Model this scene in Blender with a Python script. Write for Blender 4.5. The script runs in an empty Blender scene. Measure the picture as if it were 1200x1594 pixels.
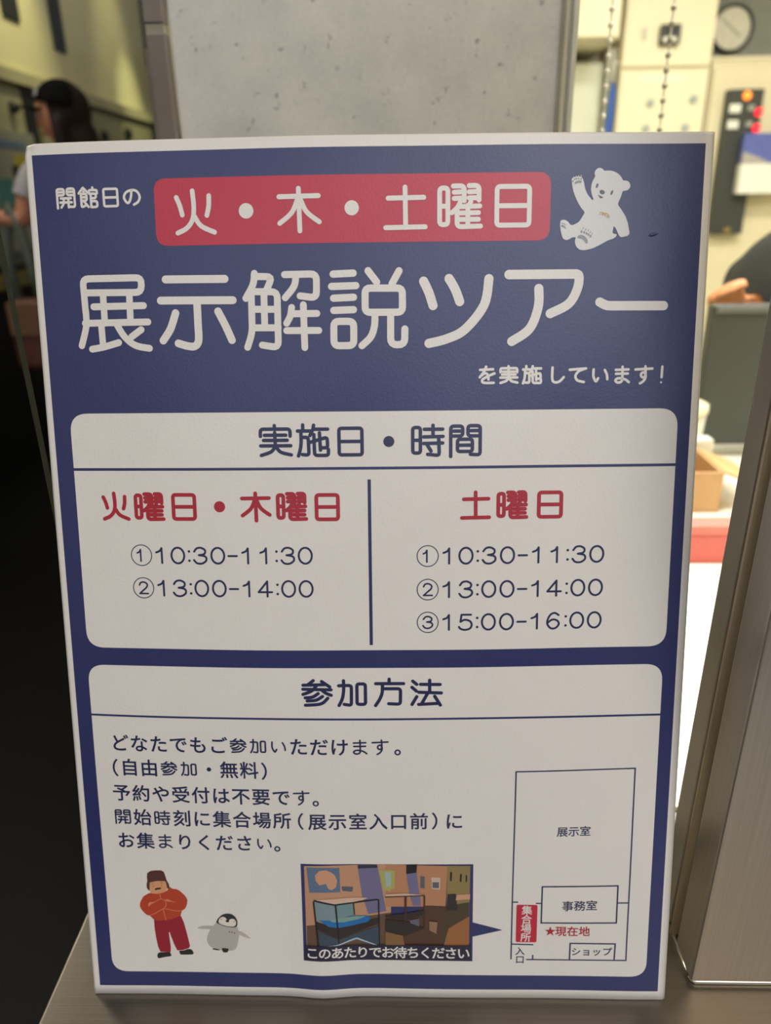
import bpy, bmesh, math, random
from mathutils import Vector, Matrix

# ------------------------------------------------------------------ camera, world, lights, exposure
scene = bpy.context.scene
COL = scene.collection
random.seed(7)

cam_data = bpy.data.cameras.new('camera')
cam = bpy.data.objects.new('camera', cam_data)
COL.objects.link(cam)
cam.matrix_world = Matrix((
    (0.99964763, 0.00560336, 0.02594632, 0.01648),
    (0.02167908, 0.39170741, -0.9198344, -0.25600),
    (-0.01531753, 0.92007277, 0.39144791, 1.23465),
    (0, 0, 0, 1)))
cam_data.sensor_fit = 'VERTICAL'
cam_data.sensor_height = 36.0
cam_data.lens = 25.97
cam_data.clip_start = 0.01
cam_data.clip_end = 60
cam_data.dof.use_dof = True
cam_data.dof.focus_distance = 0.345
cam_data.dof.aperture_fstop = 7.5
scene.camera = cam

scene.view_settings.view_transform = 'Standard'
scene.view_settings.look = 'None'
scene.view_settings.gamma = 1.0
scene.view_settings.use_curve_mapping = False
scene.view_settings.exposure = 0.07

world = bpy.data.worlds.new('world')
scene.world = world
world.use_nodes = True
world.node_tree.nodes['Background'].inputs[0].default_value = (0.80, 0.71, 0.63, 1)
world.node_tree.nodes['Background'].inputs[1].default_value = 0.19


def light(name, kind, loc, target, energy, color, size=0.5, size_y=None, spot=None, blend=0.6):
    d = bpy.data.lights.new(name, kind)
    d.energy = energy
    d.color = color
    if kind == 'AREA':
        d.size = size
        if size_y:
            d.shape = 'RECTANGLE'
            d.size_y = size_y
    else:
        d.shadow_soft_size = size
    if spot:
        d.spot_size = math.radians(spot)
        d.spot_blend = blend
    o = bpy.data.objects.new(name, d)
    COL.objects.link(o)
    o.location = loc
    o.rotation_euler = (Vector(target) - Vector(loc)).to_track_quat('-Z', 'Y').to_euler()
    return o


# hall ceiling lamps behind and above the photographer
light('hall_lamp_near', 'AREA', (0.60, -0.80, 2.40), (0.0, 0.0, 1.0), 8.4, (1.0, 0.79, 0.54), 0.7, 0.5)
light('hall_lamp_far', 'AREA', (0.9, -3.4, 3.1), (0.1, 0.0, 1.1), 70, (0.82, 0.88, 1.0), 6.4, 2.4)
light('hall_lamp_right', 'AREA', (1.35, -3.0, 2.85), (0.1, 0.0, 1.15), 18, (0.74, 0.86, 1.0), 2.2, 1.6)
light('floor_spot', 'SPOT', (1.1, -1.6, 3.0), (1.1, -1.35, 0.0), 60, (1.0, 0.72, 0.30), 0.05, spot=34)
# fill light added over the counter to brighten the concrete column
light('column_fill', 'AREA', (0.05, 0.26, 2.5), (0.05, 0.34, 1.0), 26, (1.0, 0.96, 0.92), 0.3, 0.12)
# office ceiling panels
for i, (x, y) in enumerate(((0.75, 0.75), (1.35, 2.4), (2.2, 1.3))):
    light('office_panel_lamp', 'AREA', (x, y, 2.60), (x, y, 0), (20, 44, 35)[i], (1.0, 0.97, 0.88), 0.9, 0.35)
# wall washers in the hall
for y, e in ((5.3, 190), (7.2, 42), (9.2, 60)):
    light('wall_washer', 'SPOT', (-1.75, y - 0.15, 3.85), (-2.5, y, 2.35), e, (1.0, 0.92, 0.50), 0.04, spot=44, blend=1.0)
light('wall_washer_low', 'SPOT', (-1.5, 7.3, 3.6), (-2.5, 7.5, 1.75), 130, (0.97, 0.96, 0.48), 0.04, spot=30, blend=0.9)
light('hall_wall_fill', 'AREA', (-1.0, 6.2, 4.1), (-1.9, 6.2, 1.8), 30, (1.0, 0.95, 0.78), 2.5, 1.2)  # added area light that lifts the general level on the hall wall
light('visitor_fill', 'AREA', (-2.1, 2.1, 3.2), (-1.5, 2.9, 1.4), 26, (1.0, 0.94, 0.80), 0.8, 0.8)  # added fill aimed at the visitor's face


# ------------------------------------------------------------------ helpers
def srgb(r, g, b):
    def f(c):
        c /= 255.0
        return c / 12.92 if c <= 0.04045 else ((c + 0.055) / 1.055) ** 2.4
    return (f(r), f(g), f(b), 1.0)


MATS = {}


def mat(name, rgb, rough=0.5, metal=0.0, var=0.06, scale=(30, 30, 30), bump=0.0, bscale=None, spec=0.5,
        coat=0.0, coat_rough=0.2, rvar=0.0, aniso=0.0, emit=None):
    """procedural principled material: noise-varied colour, roughness and fine bump"""
    if name in MATS:
        return MATS[name]
    m = bpy.data.materials.new(name)
    m.use_nodes = True
    nt = m.node_tree
    b = nt.nodes['Principled BSDF']
    c = srgb(*rgb)
    tc = nt.nodes.new('ShaderNodeTexCoord')
    mp = nt.nodes.new('ShaderNodeMapping')
    mp.inputs['Scale'].default_value = scale
    nt.links.new(tc.outputs['Object'], mp.inputs['Vector'])
    nz = nt.nodes.new('ShaderNodeTexNoise')
    nz.inputs['Scale'].default_value = 1.0
    nz.inputs['Detail'].default_value = 4.0
    nt.links.new(mp.outputs['Vector'], nz.inputs['Vector'])
    rmp = nt.nodes.new('ShaderNodeValToRGB')
    rmp.color_ramp.elements[0].position = 0.3
    rmp.color_ramp.elements[1].position = 0.7
    rmp.color_ramp.elements[0].color = tuple(x * (1 - var) for x in c[:3]) + (1,)
    rmp.color_ramp.elements[1].color = tuple(min(1, x * (1 + var)) for x in c[:3]) + (1,)
    nt.links.new(nz.outputs['Fac'], rmp.inputs['Fac'])
    nt.links.new(rmp.outputs['Color'], b.inputs['Base Color'])
    b.inputs['Roughness'].default_value = rough
    b.inputs['Metallic'].default_value = metal
    b.inputs['Specular IOR Level'].default_value = spec
    b.inputs['Coat Weight'].default_value = coat
    b.inputs['Coat Roughness'].default_value = coat_rough
    if aniso:
        b.inputs['Anisotropic'].default_value = aniso
    if rvar:
        mr = nt.nodes.new('ShaderNodeMapRange')
        mr.inputs['To Min'].default_value = max(0.02, rough - rvar)
        mr.inputs['To Max'].default_value = min(1, rough + rvar)
        nt.links.new(nz.outputs['Fac'], mr.inputs['Value'])
        nt.links.new(mr.outputs['Result'], b.inputs['Roughness'])
    if bump:
        bp = nt.nodes.new('ShaderNodeBump')
        bp.inputs['Strength'].default_value = bump
        bp.inputs['Distance'].default_value = 0.001
        src = nz
        if bscale:
            mp2 = nt.nodes.new('ShaderNodeMapping')
            mp2.inputs['Scale'].default_value = bscale
            nt.links.new(tc.outputs['Object'], mp2.inputs['Vector'])
            src = nt.nodes.new('ShaderNodeTexNoise')
            src.inputs['Scale'].default_value = 1.0
            nt.links.new(mp2.outputs['Vector'], src.inputs['Vector'])
        nt.links.new(src.outputs['Fac'], bp.inputs['Height'])
        nt.links.new(bp.outputs['Normal'], b.inputs['Normal'])
    if emit:
        b.inputs['Emission Color'].default_value = srgb(*emit[0])
        b.inputs['Emission Strength'].default_value = emit[1]
    MATS[name] = m
    return m


def link(name, me, m=None, parent=None, smooth=False):
    o = bpy.data.objects.new(name, me)
    COL.objects.link(o)
    if m is not None:
        for mm in (m if isinstance(m, (list, tuple)) else [m]):
            me.materials.append(mm)
    if parent:
        o.parent = parent
    if smooth:
        me.polygons.foreach_set('use_smooth', [True] * len(me.polygons))
    return o


def tag(o, label, cat, group=None):
    o['label'] = label
    o['category'] = cat
    if group:
        o['group'] = group
    return o


def struct(o):
    o['kind'] = 'structure'
    return o


def empty(name, loc, label=None, cat=None, group=None, rz=0.0):
    o = bpy.data.objects.new(name, None)
    COL.objects.link(o)
    o.empty_display_size = 0.05
    o.location = loc
    o.rotation_euler = (0, 0, rz)
    if label:
        tag(o, label, cat, group)
    return o


def to_mesh(bm, name='mesh'):
    me = bpy.data.meshes.new(name)
    bmesh.ops.recalc_face_normals(bm, faces=bm.faces[:])
    bm.to_mesh(me)
    bm.free()
    return me


def box(bm, lo, hi, bevel=0.0, seg=2):
    r = bmesh.ops.create_cube(bm, size=1)
    vs = r['verts']
    for v in vs:
        v.co = Vector([lo[i] + (v.co[i] + 0.5) * (hi[i] - lo[i]) for i in range(3)])
    if bevel:
        es = list({e for v in vs for e in v.link_edges})
        bmesh.ops.bevel(bm, geom=es, offset=bevel, segments=seg, affect='EDGES', profile=0.6)
    return bm


def boxo(name, lo, hi, m, parent=None, bevel=0.0, seg=2):
    bm = bmesh.new()
    off = parent.location if parent else Vector((0, 0, 0))
    box(bm, [lo[i] - off[i] for i in range(3)], [hi[i] - off[i] for i in range(3)], bevel, seg)
    return link(name, to_mesh(bm), m, parent)


def tube(bm, pts, r, n=10, cap=True):
    pts = [Vector(p) for p in pts]
    rings = []
    for i, p in enumerate(pts):
        d = (pts[min(i + 1, len(pts) - 1)] - pts[max(i - 1, 0)]).normalized()
        a = d.orthogonal().normalized() if i == 0 else (prev - d * prev.dot(d)).normalized()
        prev = a
        b = d.cross(a)
        rr = r[i] if isinstance(r, (list, tuple)) else r
        rings.append([bm.verts.new(p + (a * math.cos(2 * math.pi * k / n) + b * math.sin(2 * math.pi * k / n)) * rr)
                      for k in range(n)])
    for q in range(len(rings) - 1):
        for k in range(n):
            bm.faces.new((rings[q][k], rings[q][(k + 1) % n], rings[q + 1][(k + 1) % n], rings[q + 1][k]))
    if cap:
        bm.faces.new(rings[0][::-1])
        bm.faces.new(rings[-1])
    return bm


def prism(bm, poly, axis, lo, hi):
    """extrude a 2-D polygon along an axis (0 x, 1 y, 2 z)"""
    def mk(a, b, h):
        p = [a, b]
        p.insert(axis, h)
        return bm.verts.new(p)
    A = [mk(a, b, lo) for a, b in poly]
    B = [mk(a, b, hi) for a, b in poly]
    n = len(poly)
    bm.faces.new(A)
    bm.faces.new(B[::-1])
    for i in range(n):
        bm.faces.new((A[i], B[i], B[(i + 1) % n], A[(i + 1) % n]))
    return bm


def lathe(bm, prof, n=32, center=(0, 0, 0), axis='Z'):
    rings = []
    for r, h in prof:
        ring = []
        for k in range(n):
            a = 2 * math.pi * k / n
            p = (r * math.cos(a), r * math.sin(a), h) if axis == 'Z' else (r * math.cos(a), h, r * math.sin(a))
            ring.append(bm.verts.new(Vector(p) + Vector(center)))
        rings.append(ring)
    for q in range(len(rings) - 1):
        for k in range(n):
            bm.faces.new((rings[q][k], rings[q][(k + 1) % n], rings[q + 1][(k + 1) % n], rings[q + 1][k]))
    bm.faces.new(rings[0][::-1])
    bm.faces.new(rings[-1])
    return bm


def bake(o, mods):
    """apply modifiers and return the evaluated mesh; the object is removed"""
    dg = bpy.context.evaluated_depsgraph_get()
    me = bpy.data.meshes.new_from_object(o.evaluated_get(dg))
    bpy.data.objects.remove(o)
    return me


def skin_mesh(chains, radii, sub=1):
    """chains: lists of joint names->positions already resolved; joined skeleton grown with Skin + Subdivision"""
    pts, idx, rad, edges = [], {}, [], []
    for ch in chains:
        for j in ch:
            if j not in idx:
                idx[j] = len(pts)
                pts.append(radii[j][0])
                rad.append(radii[j][1])
        for a, b in zip(ch, ch[1:]):
            edges.append((idx[a], idx[b]))
    me = bpy.data.meshes.new('skeleton')
    me.from_pydata(pts, edges, [])
    o = bpy.data.objects.new('skeleton', me)
    COL.objects.link(o)
    o.modifiers.new('skin', 'SKIN').use_smooth_shade = True
    for i, d in enumerate(me.skin_vertices[0].data):
        r = rad[i]
        d.radius = (r, r) if not isinstance(r, tuple) else r
        d.use_root = (i == 0)
    s = o.modifiers.new('sub', 'SUBSURF')
    s.levels = s.render_levels = sub
    return bake(o, None)


def merge(meshes, voxel=None, smooth=2):
    bm = bmesh.new()
    for me in meshes:
        bm.from_mesh(me)
    me = bpy.data.meshes.new('merged')
    bm.to_mesh(me)
    bm.free()
    if voxel:
        o = bpy.data.objects.new('merge', me)
        COL.objects.link(o)
        r = o.modifiers.new('remesh', 'REMESH')
        r.mode = 'VOXEL'
        r.voxel_size = voxel
        if smooth:
            sm = o.modifiers.new('smooth', 'SMOOTH')
            sm.iterations = smooth
        me = bake(o, None)
    return me


# ------------------------------------------------------------------ materials
STEEL = mat('brushed_steel', (134, 126, 115), 0.36, 0.85, 0.10, (6, 900, 900), 0.06, (8, 1400, 1400), rvar=0.08)
STEEL_V = mat('brushed_steel_upright', (178, 170, 158), 0.34, 0.78, 0.08, (900, 900, 6), 0.05, (1400, 1400, 8), rvar=0.06)
STEEL_D = mat('dull_steel', (132, 124, 112), 0.45, 0.6, 0.08, (40, 40, 8))
POLISH = mat('polished_steel', (200, 195, 185), 0.10, 1.0, 0.05)
RUBBER = mat('dark_seal', (34, 33, 30), 0.7, 0, 0.15)
CREAM = mat('cream_paint', (233, 225, 196), 0.45, 0, 0.02, (3, 3, 3))
WHITEP = mat('white_paint', (232, 232, 222), 0.5, 0, 0.02, (3, 3, 3))
BLACKP = mat('black_plastic', (28, 30, 30), 0.5, 0, 0.10)
GREYP = mat('grey_paint', (140, 141, 136), 0.55, 0, 0.06)
FLOOR_D = mat('dark_floor', (8, 8, 9), 0.5, 0, 0.2, (4, 4, 4), spec=0.15)
HALLW = mat('hall_plaster', (205, 198, 160), 0.8, 0, 0.06, (2, 2, 2))
HALLL = mat('hall_panelling', (150, 146, 118), 0.7, 0, 0.08, (2, 2, 2))
SKIN = mat('skin', (205, 150, 120), 0.5, 0, 0.05)


def concrete_material():
    m = bpy.data.materials.new('cast_concrete')
    m.use_nodes = True
    nt = m.node_tree
    b = nt.nodes['Principled BSDF']
    tc = nt.nodes.new('ShaderNodeTexCoord')

    def noise(sc, detail, rough=0.6):
        n = nt.nodes.new('ShaderNodeTexNoise')
        n.inputs['Scale'].default_value = sc
        n.inputs['Detail'].default_value = detail
        n.inputs['Roughness'].default_value = rough
        nt.links.new(tc.outputs['Object'], n.inputs['Vector'])
        return n

    def ramp(src, a, b_, ca, cb):
        r = nt.nodes.new('ShaderNodeValToRGB')
        r.color_ramp.elements[0].position = a
        r.color_ramp.elements[1].position = b_
        r.color_ramp.elements[0].color = ca
        r.color_ramp.elements[1].color = cb
        nt.links.new(src, r.inputs['Fac'])
        return r
    big = ramp(noise(16, 6).outputs['Fac'], 0.32, 0.68, srgb(166, 164, 161), srgb(184, 180, 175))
    pits = ramp(noise(120, 3, 0.5).outputs['Fac'], 0.26, 0.34, (0.55, 0.55, 0.56, 1), (1, 1, 1, 1))
    small = ramp(noise(300, 3).outputs['Fac'], 0.3, 0.7, (0.93, 0.93, 0.93, 1), (1.05, 1.05, 1.05, 1))
    mx = nt.nodes.new('ShaderNodeMix')
    mx.data_type = 'RGBA'
    mx.blend_type = 'MULTIPLY'
    mx.inputs[0].default_value = 1.0
    nt.links.new(big.outputs['Color'], mx.inputs[6])
    nt.links.new(pits.outputs['Color'], mx.inputs[7])
    mx2 = nt.nodes.new('ShaderNodeMix')
    mx2.data_type = 'RGBA'
    mx2.blend_type = 'MULTIPLY'
    mx2.inputs[0].default_value = 1.0
    nt.links.new(mx.outputs[2], mx2.inputs[6])
    nt.links.new(small.outputs['Color'], mx2.inputs[7])
    nt.links.new(mx2.outputs[2], b.inputs['Base Color'])
    b.inputs['Roughness'].default_value = 0.75
    bp = nt.nodes.new('ShaderNodeBump')
    bp.inputs['Strength'].default_value = 0.3
    bp.inputs['Distance'].default_value = 0.001
    nt.links.new(pits.outputs['Color'], bp.inputs['Height'])
    nt.links.new(bp.outputs['Normal'], b.inputs['Normal'])
    return m


def glass_material(name, tint, refl=1.0):
    m = bpy.data.materials.new(name)
    m.use_nodes = True
    nt = m.node_tree
    nt.nodes.remove(nt.nodes['Principled BSDF'])
    out = nt.nodes['Material Output']
    tr = nt.nodes.new('ShaderNodeBsdfTransparent')
    tr.inputs['Color'].default_value = tint
    gl = nt.nodes.new('ShaderNodeBsdfGlossy')
    gl.inputs['Roughness'].default_value = 0.02
    fr = nt.nodes.new('ShaderNodeFresnel')
    fr.inputs['IOR'].default_value = 1.12
    mx = nt.nodes.new('ShaderNodeMixShader')
    nt.links.new(fr.outputs['Fac'], mx.inputs['Fac'])
    nt.links.new(tr.outputs['BSDF'], mx.inputs[1])
    nt.links.new(gl.outputs['BSDF'], mx.inputs[2])
    nt.links.new(mx.outputs['Shader'], out.inputs['Surface'])
    return m


# ------------------------------------------------------------------ the hall
struct(boxo('floor', (-2.6, -4.5, -0.05), (3.4, 11.0, 0.0), FLOOR_D))
struct(boxo('ceiling', (-2.6, -4.5, 4.2), (3.4, 11.0, 4.3), mat('hall_ceiling', (70, 68, 62), 0.8)))
wl = struct(boxo('wall_left', (-2.62, -4.5, 0.0), (-2.5, 11.0, 4.2), HALLW))
struct(boxo('wall_far', (-2.6, 10.9, 0.0), (0.1, 11.0, 4.2), HALLW))
# lower panelling of the hall wall: separate boards, ledge on top, dark door jamb
for y0 in (2.8, 3.6, 4.4, 5.34 + 0.08, 6.22, 7.02, 7.82, 8.62, 9.42):
    boxo('panel', (-2.5, y0, 0.0), (-2.47, y0 + 0.785, 1.93), HALLL, wl, 0.004)
struct(boxo('trim_1', (-2.5, 2.5, 1.945), (-2.44, 10.9, 2.02), mat('ledge_paint', (176, 170, 140), 0.6)))
struct(boxo('door_1', (-2.5, 5.19, 0.0), (-2.464, 5.34, 1.94), mat('black_door', (12, 13, 13), 0.5)))
SLOT = mat('dark_slot', (30, 34, 36), 0.6)
for ya, yb, z, lab in ((5.19, 5.42, 2.33, 'dark wall slot straight above the black door jamb'), (5.92, 6.12, 2.26, 'long dark wall slot above the capped visitor\'s head'),
                       (8.1, 8.42, 2.46, 'dark wall slot close to the edge trim of the concrete column')):
    tag(boxo('wall_slot', (-2.53, ya, z), (-2.485, yb, 4.15), SLOT, None, 0.006),
        lab, 'wall slot', 'dark slots along the hall wall')
for y, z, r, lab in ((5.02, 1.80, 0.035, 'small round black wall fitting in front of the black door jamb'), (6.55, 1.74, 0.04, 'small round black wall fitting just behind the visitor\'s long hair'),
                     (7.15, 1.80, 0.05, 'round black wall fitting between the visitor and the upright black plate')):
    bm = bmesh.new()
    lathe(bm, [(r, 0), (r, 0.03), (r * 0.7, 0.045)], 20)
    o = link('wall_fitting', to_mesh(bm), BLACKP)
    o.location = (-2.47, y, z)
    o.rotation_euler = (0, math.pi / 2, 0)
    tag(o, lab, 'wall fitting', 'black fittings on the hall panelling')
tag(boxo('wall_sign', (-2.47, 7.92, 1.70), (-2.45, 8.06, 1.93), BLACKP, None, 0.003),
    'upright black plate on the panelling near the concrete column', 'sign')

# exhibit panel on the hall wall, below the door jamb
ex = empty('exhibit_board', (-2.46, 4.75, 1.25), 'pale exhibit board with blue, yellow, navy and teal pictures on the hall wall', 'exhibit board')
boxo('board', (-2.468, 4.30, 0.95), (-2.45, 5.22, 1.66), mat('board_pale', (140, 140, 128), 0.6), ex, 0.003)
for nm, col, a, b_ in (('blue_band', (92, 112, 140), (4.32, 1.56), (5.06, 1.60)), ('yellow_picture', (170, 152, 50), (4.88, 1.43), (5.08, 1.52)),
                       ('navy_picture', (28, 34, 52), (4.86, 1.28), (5.04, 1.42)), ('teal_picture', (70, 128, 128), (4.6, 1.22), (4.80, 1.38)),
                       ('brown_picture', (58, 40, 34), (4.84, 1.39), (4.92, 1.46))):
    boxo(nm, (-2.45, a[0], a[1]), (-2.446, b_[0], b_[1]), mat('print_' + nm, col, 0.6, 0, 0.15, (12, 12, 12)), ex)

cs = empty('darkening_plinth', (-2.2, 3.4, 0.0), 'long black plinth added along the hall panelling to darken the lower hall', 'plinth')  # added black block that keeps the lower part of the hall dark
PLINTH = mat('plinth_black', (12, 12, 12), 0.6, 0, 0.2, spec=0.2)
boxo('plinth', (-2.42, 1.2, 0.0), (-1.95, 5.15, 0.93), PLINTH, cs, 0.006)
boxo('top_board', (-2.43, 1.18, 0.93), (-1.93, 5.17, 0.96), mat('plinth_top', (30, 30, 26), 0.5), cs, 0.004)
boxo('label_rail', (-1.93, 1.3, 0.85), (-1.915, 5.1, 0.92), mat('label_olive', (120, 112, 52), 0.5), cs, 0.003)

# ------------------------------------------------------------------ concrete column with metal edging
colm = empty('concrete_column', (0.0, 0.62, 0.0), 'grey cast concrete column with fine dark pits behind the poster', 'column')
boxo('shaft', (-0.174, 0.45, 0.0), (0.1455, 0.80, 4.2), concrete_material(), colm, 0.002)
EDG = mat('edge_trim', (104, 94, 86), 0.55, 0.3, 0.06)
EDL = mat('edge_trim_light', (150, 142, 124), 0.5, 0.3, 0.06)
boxo('edge_trim', (-0.1905, 0.438, 1.3665), (-0.1745, 0.452, 4.2), EDG, colm, 0.001)
boxo('edge_trim', (-0.1905, 0.438, 0.0), (-0.1745, 0.452, 1.3595), EDG, colm, 0.001)
boxo('trim_joint', (-0.190, 0.440, 1.3595), (-0.175, 0.452, 1.3665), EDL, colm)
boxo('trim_back_strip', (-0.1975, 0.455, 0.0), (-0.1905, 0.475, 1.352), EDL, colm, 0.001)
boxo('trim_back_strip', (-0.1965, 0.455, 1.352), (-0.1905, 0.475, 4.2), EDG, colm, 0.001)
# steel mullion on the office side of the column
mul = empty('steel_mullion', (0.151, 0.45, 0.0), 'slim round-edged steel mullion on the office side of the concrete column', 'mullion')
bm = bmesh.new()
tube(bm, [(-0.0025, 0, 0.0), (-0.0025, 0, 4.2)], 0.0042, 16)
link('round_bead', to_mesh(bm), mat('mullion_steel', (208, 204, 194), 0.36, 0.5, 0.05), mul, True)
boxo('groove', (0.1505, 0.447, 0.0), (0.1535, 0.46, 4.2), mat('groove_steel', (150, 150, 140), 0.5, 0.3, 0.05), mul)
boxo('flange', (0.1535, 0.444, 0.0), (0.1580, 0.46, 4.2), mat('mullion_flange', (178, 176, 164), 0.5, 0.3, 0.05), mul, 0.0006)
boxo('stop', (0.1455, 0.46, 0.0), (0.1580, 0.80, 4.2), STEEL_D, mul)

# ------------------------------------------------------------------ steel counter
ctr = empty('steel_counter', (0.3, 0.0, 0.0), 'brushed stainless steel counter top under the leaning poster', 'counter')
boxo('worktop', (-0.172, -0.34, 0.818), (1.15, 0.4375, 0.85), STEEL, ctr, 0.0018, 3)
boxo('carcass', (-0.150, -0.30, 0.0), (1.12, 0.4375, 0.818), mat('counter_carcass', (40, 38, 36), 0.6), ctr, 0.002)

# ------------------------------------------------------------------ steel pier to the right of the poster
pier = empty('steel_pier', (0.38, 0.03, 0.85), 'tall stainless steel pier with a welded foot standing on the counter', 'pier')
boxo('front_panel', (0.165, 0.0075, 0.8535), (0.62, 0.0300, 2.6), STEEL_V, pier, 0.0016, 3)
boxo('joint_groove', (0.1685, 0.0300, 0.8535), (0.62, 0.0335, 2.6), RUBBER, pier)
bm = bmesh.new()
prism(bm, [(0.168 - 0.38, 0.0335 - 0.03)] + [(0.168 - 0.0042 * math.sin(math.pi * k / 8) - 0.38 + 0.0008, 0.0335 + 0.0085 * k / 8 - 0.03) for k in range(9)] +
      [(0.62 - 0.38, 0.042 - 0.03), (0.62 - 0.38, 0.0335 - 0.03)], 2, 0.0, 1.75)
link('round_bead', to_mesh(bm), mat('bead_steel', (178, 162, 140), 0.38, 0.55, 0.08, (300, 300, 6)), pier)
boxo('back_strip', (0.1655, 0.0422, 0.853), (0.62, 0.0580, 2.6), mat('strip_steel', (168, 160, 148), 0.45, 0.4, 0.06), pier, 0.001)
boxo('foot_seal', (0.1668, 0.0092, 0.850), (0.62, 0.0570, 0.8537), RUBBER, pier)
bm = bmesh.new()
tube(bm, [(0.1662 - 0.38, 0.060 - 0.03, 0.0012), (0.1662 - 0.38, 0.0120 - 0.03, 0.0012), (0.1668 - 0.38, 0.0102 - 0.03, 0.0012),
          (0.1685 - 0.38, 0.0096 - 0.03, 0.0012), (0.62 - 0.38, 0.0096 - 0.03, 0.0012)], 0.0014, 10)
link('weld_bead', to_mesh(bm), POLISH, pier, True)

# ------------------------------------------------------------------ glass of the service window
GLASS = glass_material('clear_glass', (0.952, 0.958, 0.95, 1))
GEDGE = mat('glass_edge_green', (40, 44, 28), 0.4, 0, 0.1, spec=0.2)
win = struct(empty('window_1', (0.0, 0.107, 0.85)))
bm = bmesh.new()
box(bm, (-0.172, -0.003, 0.010), (0.20, 0.003, 1.75))
me = to_mesh(bm)
o = link('pane', me, [GLASS, GEDGE], win)
for p in me.polygons:
    if abs(p.normal.x) > 0.5:
        p.material_index = 1
boxo('sill_channel', (-0.172, 0.1035, 0.850), (0.20, 0.1175, 0.8605), STEEL_D, win, 0.0008)

# ------------------------------------------------------------------ the office behind the glass
struct(boxo('wall_partition', (0.10, 0.80, 0.0), (0.158, 4.62, 4.2), CREAM))
struct(boxo('wall_back', (0.158, 4.50, 0.0), (3.3, 4.62, 4.2), CREAM))
struct(boxo('wall_right', (3.3, 0.06, 0.0), (3.4, 4.62, 4.2), CREAM))
struct(boxo('wall_front', (0.62, 0.06, 0.852), (3.3, 0.12, 4.2), CREAM))
struct(boxo('ceiling', (0.158, 0.12, 2.66), (3.3, 4.5, 2.72), WHITEP))
struct(boxo('floor', (0.158, 0.44, 0.0), (3.3, 4.5, 0.004), mat('office_floor', (150, 146, 134), 0.6)))

dk = empty('office_desk', (0.6, 0.68, 0.0), 'white office desk behind the service window', 'desk')
boxo('desk_top', (0.165, 0.4378, 0.82), (1.30, 0.93, 0.85), mat('white_laminate', (244, 243, 232), 0.4, 0, 0.01), dk, 0.002)
boxo('modesty_panel', (0.205, 0.475, 0.05), (1.255, 0.49, 0.82), WHITEP, dk)
for x in (0.17, 1.26):
    boxo('leg_panel', (x, 0.47, 0.0), (x + 0.03, 0.90, 0.82), WHITEP, dk)

# inner shelf of the counter, white, directly behind the glass
tag(boxo('white_mat', (0.158, 0.128, 0.8502), (0.60, 0.4870, 0.8545), mat('white_sheet', (250, 249, 238), 0.5, 0, 0.01), None, 0.001),
    'bright white mat lying on the counter just behind the glass', 'mat')

# red file box
rb = empty('red_file_box', (0.31, 0.52, 0.85), 'low salmon red box on the desk behind the white mat', 'box')
RED = mat('salmon_card', (214, 108, 98), 0.6, 0, 0.04)
boxo('body', (0.20, 0.488, 0.8502), (0.40, 0.512, 0.888), RED, rb, 0.002)
boxo('lid', (0.197, 0.4872, 0.888), (0.403, 0.514, 0.899), mat('salmon_card_lid', (222, 128, 114), 0.6, 0, 0.04), rb, 0.002)

# open cardboard box
cb = empty('cardboard_box', (0.41, 0.68, 0.85), 'open brown cardboard box with a raised flap beside the red box', 'box')
CARD = mat('cardboard', (196, 158, 112), 0.75, 0, 0.06, (40, 40, 40))
boxo('side', (0.30, 0.640, 0.8502), (0.425, 0.644, 0.905), CARD, cb)
boxo('side', (0.30, 0.740, 0.8502), (0.425, 0.744, 0.905), CARD, cb)
boxo('end', (0.421, 0.644, 0.8502), (0.425, 0.740, 0.905), CARD, cb)
boxo('end', (0.30, 0.644, 0.8502), (0.304, 0.740, 0.905), CARD, cb)
boxo('base', (0.304, 0.644, 0.8502), (0.421, 0.740, 0.854), CARD, cb)
bm = bmesh.new()
q = [(0.425, 0.642, 0.903), (0.425, 0.742, 0.903), (0.478, 0.742, 0.882), (0.478, 0.642, 0.882)]
A = [bm.verts.new(Vector(p) - Vector(cb.location)) for p in q]
B = [bm.verts.new(Vector(p) - Vector(cb.location) + Vector((0.001, 0, 0.003))) for p in q]
bm.faces.new(A)
bm.faces.new(B[::-1])
for i in range(4):
    bm.faces.new((A[i], B[i], B[(i + 1) % 4], A[(i + 1) % 4]))
link('flap', to_mesh(bm), mat('cardboard_light', (210, 172, 122), 0.75, 0, 0.05, (40, 40, 40)), cb)

# white tub and blue-white carton behind the box
tub = empty('white_tub', (0.42, 0.80, 0.85), 'round white tub with a cream lid in front of the dark monitor', 'tub')
bm = bmesh.new()
lathe(bm, [(0.026, 0.0002), (0.030, 0.004), (0.034, 0.085), (0.034, 0.092)], 28)
link('body', to_mesh(bm), WHITEP, tub, True)
bm = bmesh.new()
lathe(bm, [(0.036, 0.092), (0.0365, 0.096), (0.036, 0.104), (0.030, 0.107)], 28)
link('lid', to_mesh(bm), CREAM, tub, True)
bt = empty('milk_carton', (0.432, 0.752, 0.85), 'small white carton with a blue band beside the brown cardboard box', 'carton')
boxo('body', (0.408, 0.747, 0.8502), (0.452, 0.772, 0.915), WHITEP, bt, 0.003)
boxo('blue_band', (0.4075, 0.7465, 0.880), (0.438, 0.7725, 0.898), mat('carton_blue', (70, 130, 190), 0.5), bt)

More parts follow.
